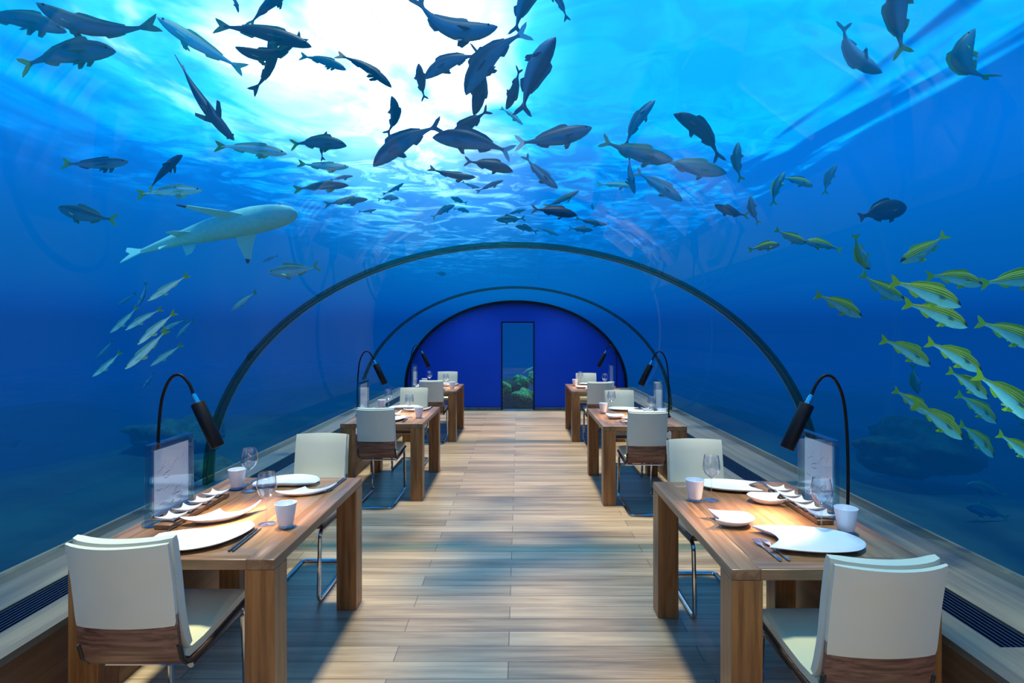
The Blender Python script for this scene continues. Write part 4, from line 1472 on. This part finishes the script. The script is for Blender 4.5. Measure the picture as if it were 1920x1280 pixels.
    ((836, 514), (818, 512), 0, 'deep', 'f_navy', 'fin_navy', None, 0.30, 0.0, 0.0, 'tiny dark fish seen through the glass under the first arch'),
    ((1000, 688), (976, 704), 1, 'slim', 'f_silver', 'fin_silver', None, 0.36, 0.0, 0.0, 'pale fish over the corals in the end window'),
]
for h, t, bw, sp, mt, fn, tf, L, rl, dz, lb in BIG:
    nm = {'f_grey': 'grey_fish', 'f_navy': 'dark_fish', 'f_teal': 'teal_fish', 'f_silver': 'silver_fish', 'f_stripe': 'striped_fish'}[mt]
    fish(h, t, bw, sp, mt, fn, tf, L, rl, dz, lb, nm, 'fish over and beside the tunnel')

# small ones against the ripples in the middle distance
SMALL = [((757, 343), (717, 364), 'small dark fish alone left of the ripples'), ((853, 384), (810, 409), 'small dark fish with a pale edge climbing over the ripples'),
         ((944, 338), (893, 360), 'small dark fish under the near-black one'), ((845, 369), (876, 381), 'small blue fish in the brightest ripples, facing left'),
         ((1086, 357), (1020, 388), 'small dark fish with a raised head right of the ripples'), ((1082, 404), (996, 392), 'thin dark fish lying level under the one with the raised head'),
         ((986, 393), (948, 404), 'small greenish-dark fish in the middle of the ripples'), ((930, 412), (985, 409), 'thin dark level fish low in the ripples'),
         ((1138, 421), (1078, 408), 'small fish at the right end of the ripples'), ((966, 424), (1008, 436), 'dark thin fish just over the first arch, leftmost of three'),
         ((1048, 442), (1006, 426), 'dark thin fish just over the first arch, middle of three'), ((1112, 431), (1066, 427), 'dark thin fish just over the first arch, rightmost of three'),
         ((706, 392), (672, 396), 'faint small fish left of the ripples and low'), ((748, 372), (708, 374), 'faint thin fish below the lone small dark one'),
         ((662, 330), (618, 338), 'faint thin fish under the silvery level one'), ((1113, 394), (1110, 378), 'tiny upright fish right of the ripples'),
         ((900, 352), (866, 340), 'small blue fish behind the ripples, under the slender dark one'), ((880, 398), (850, 392), 'tiny blue fish low in the brightest ripples')]
for k, (h, t, lb) in enumerate(SMALL):
    fish(h, t, (-2, 2, 1, -1)[k % 4], ('slim', 'jack')[k % 2], ('f_navy', 'f_teal', 'f_navy')[k % 3], ('fin_navy', 'fin_teal', 'fin_navy')[k % 3], None, 0.40 if k % 2 else 0.46, 0.2, 0.0, lb,
         ('dark_fish', 'teal_fish', 'dark_fish')[k % 3], 'small fish against the ripples')

# the yellow striped school on the right
STRIPED = [((1462, 459), (1403, 469), 2, 'small yellow-striped fish leftmost and alone, facing right'), ((1512, 456), (1453, 429), -2, 'thin yellowish fish nose to nose with another, upper of the two'),
           ((1508, 454), (1578, 470), 4, 'thin yellowish fish nose to nose with another, lower of the two'), ((1632, 505), (1604, 438), -6, 'yellow-tailed fish diving under the stout black one'),
           ((1688, 492), (1775, 438), -4, 'yellow-striped fish facing down left, alone against the current of the school'), ((1696, 562), (1614, 512), -4, 'pale-flanked fish with a yellow tail, upper left in the school'),
           ((1802, 575), (1668, 527), 4, 'long yellow-striped fish over another parallel one in the school'), ((1842, 535), (1736, 518), 6, 'level deep-bodied fish with a dark eye at the top of the school'),
           ((1964, 520), (1838, 532), 2, 'blue-green fish cut off by the right edge behind the level one'), ((1616, 595), (1528, 552), 3, 'slim green fish leftmost in the school'),
           ((1814, 614), (1693, 568), 5, 'green fish with a dark snout, lower of two long parallel ones'), ((1950, 654), (1830, 603), 5, 'bright yellow-tailed fish cut off by the right edge'),
           ((1744, 687), (1650, 636), 6, 'deep-bodied striped fish left of centre in the school'), ((1840, 697), (1736, 640), 4, 'fish with glowing yellow stripes in the middle of the school'),
           ((1722, 738), (1712, 682), -2, 'small pale upright fish under the deep-bodied one'), ((1852, 748), (1776, 694), 4, 'dark green fish partly behind the largest striped one'),
           ((1940, 790), (1826, 700), 6, 'largest fish of the school, bright yellow stripes, near the right edge'), ((1868, 794), (1793, 738), 4, 'small deep-bodied green fish under the largest striped one'),
           ((1744, 778), (1675, 730), 2, 'faint slender fish whose nose is behind a brighter one'), ((1804, 824), (1710, 755), 5, 'long dark-backed striped fish low in the school'),
           ((1862, 858), (1797, 794), 6, 'curved slim fish at the bottom of the school'), ((1946, 866), (1870, 812), 2, 'lowest fish of the school, cut off by the right edge'),
           ((1940, 806), (1892, 762), 0, 'pale blue fish at the right edge behind the largest one')]
for k, (h, t, bw, lb) in enumerate(STRIPED):
    fish(h, t, bw, 'snapper' if (Vector(h) - Vector(t)).length > 50 else 'slim', 'f_stripe', 'fin_yellow', 'fin_yellow', 0.34 * (1 + 0.13 * (k % 3 - 1)), -0.12, 0.0, lb, 'striped_fish', 'yellow striped school on the right')
for h, t, lb in (((1812, 908), (1888, 932), 'faint green fish in the dark water at lower right, upper of two'), ((1810, 950), (1892, 972), 'faint green fish in the dark water at lower right, lower of two')):
    fish(h, t, 3, 'snapper', 'f_teal', 'fin_teal', None, 0.55, 0.0, 0.0, lb, 'teal_fish', 'yellow striped school on the right')

# the small silver school on the left
SILVER = [((219, 574), (256, 549), 1, 'short silver fish at the top left of the left school'), ((257, 574), (273, 528), -4, 'bent silver fish at the top of the left school, tail straight up'),
          ((277, 564), (354, 514), 0, 'long-tailed silver fish at the upper right of the left school'), ((206, 624), (258, 574), -2, 'silver fish below the bent one in the left school'),
          ((235, 619), (305, 578), 2, 'silver fish with a green tail in the middle of the left school'), ((258, 646), (330, 584), 1, 'bright white-flanked fish in the middle of the left school'),
          ((330, 634), (364, 598), 1, 'faint silver fish at the right of the left school'), ((179, 672), (212, 636), -2, 'stout silver fish at the left of the left school'),
          ((234, 692), (314, 616), -2, 'longest silver fish of the left school, under the bright one'), ((173, 706), (227, 658), -2, 'lowest left silver fish of the left school'),
          ((282, 686), (342, 645), 0, 'slender silver fish at the lower right of the left school'), ((268, 728), (290, 698), 0, 'tiny faint fish just above the reading lamp'),
          ((300, 622), (350, 598), 1, 'faint silver fish behind the bright white-flanked one')]
for h, t, bw, lb in SILVER:
    fish(h, t, bw, 'slim', 'f_silver', 'fin_silver', 'fin_yellow', 0.32, 0.25, 0.0, lb, 'silver_fish', 'silver school on the left', None, 0.82)

# the shark
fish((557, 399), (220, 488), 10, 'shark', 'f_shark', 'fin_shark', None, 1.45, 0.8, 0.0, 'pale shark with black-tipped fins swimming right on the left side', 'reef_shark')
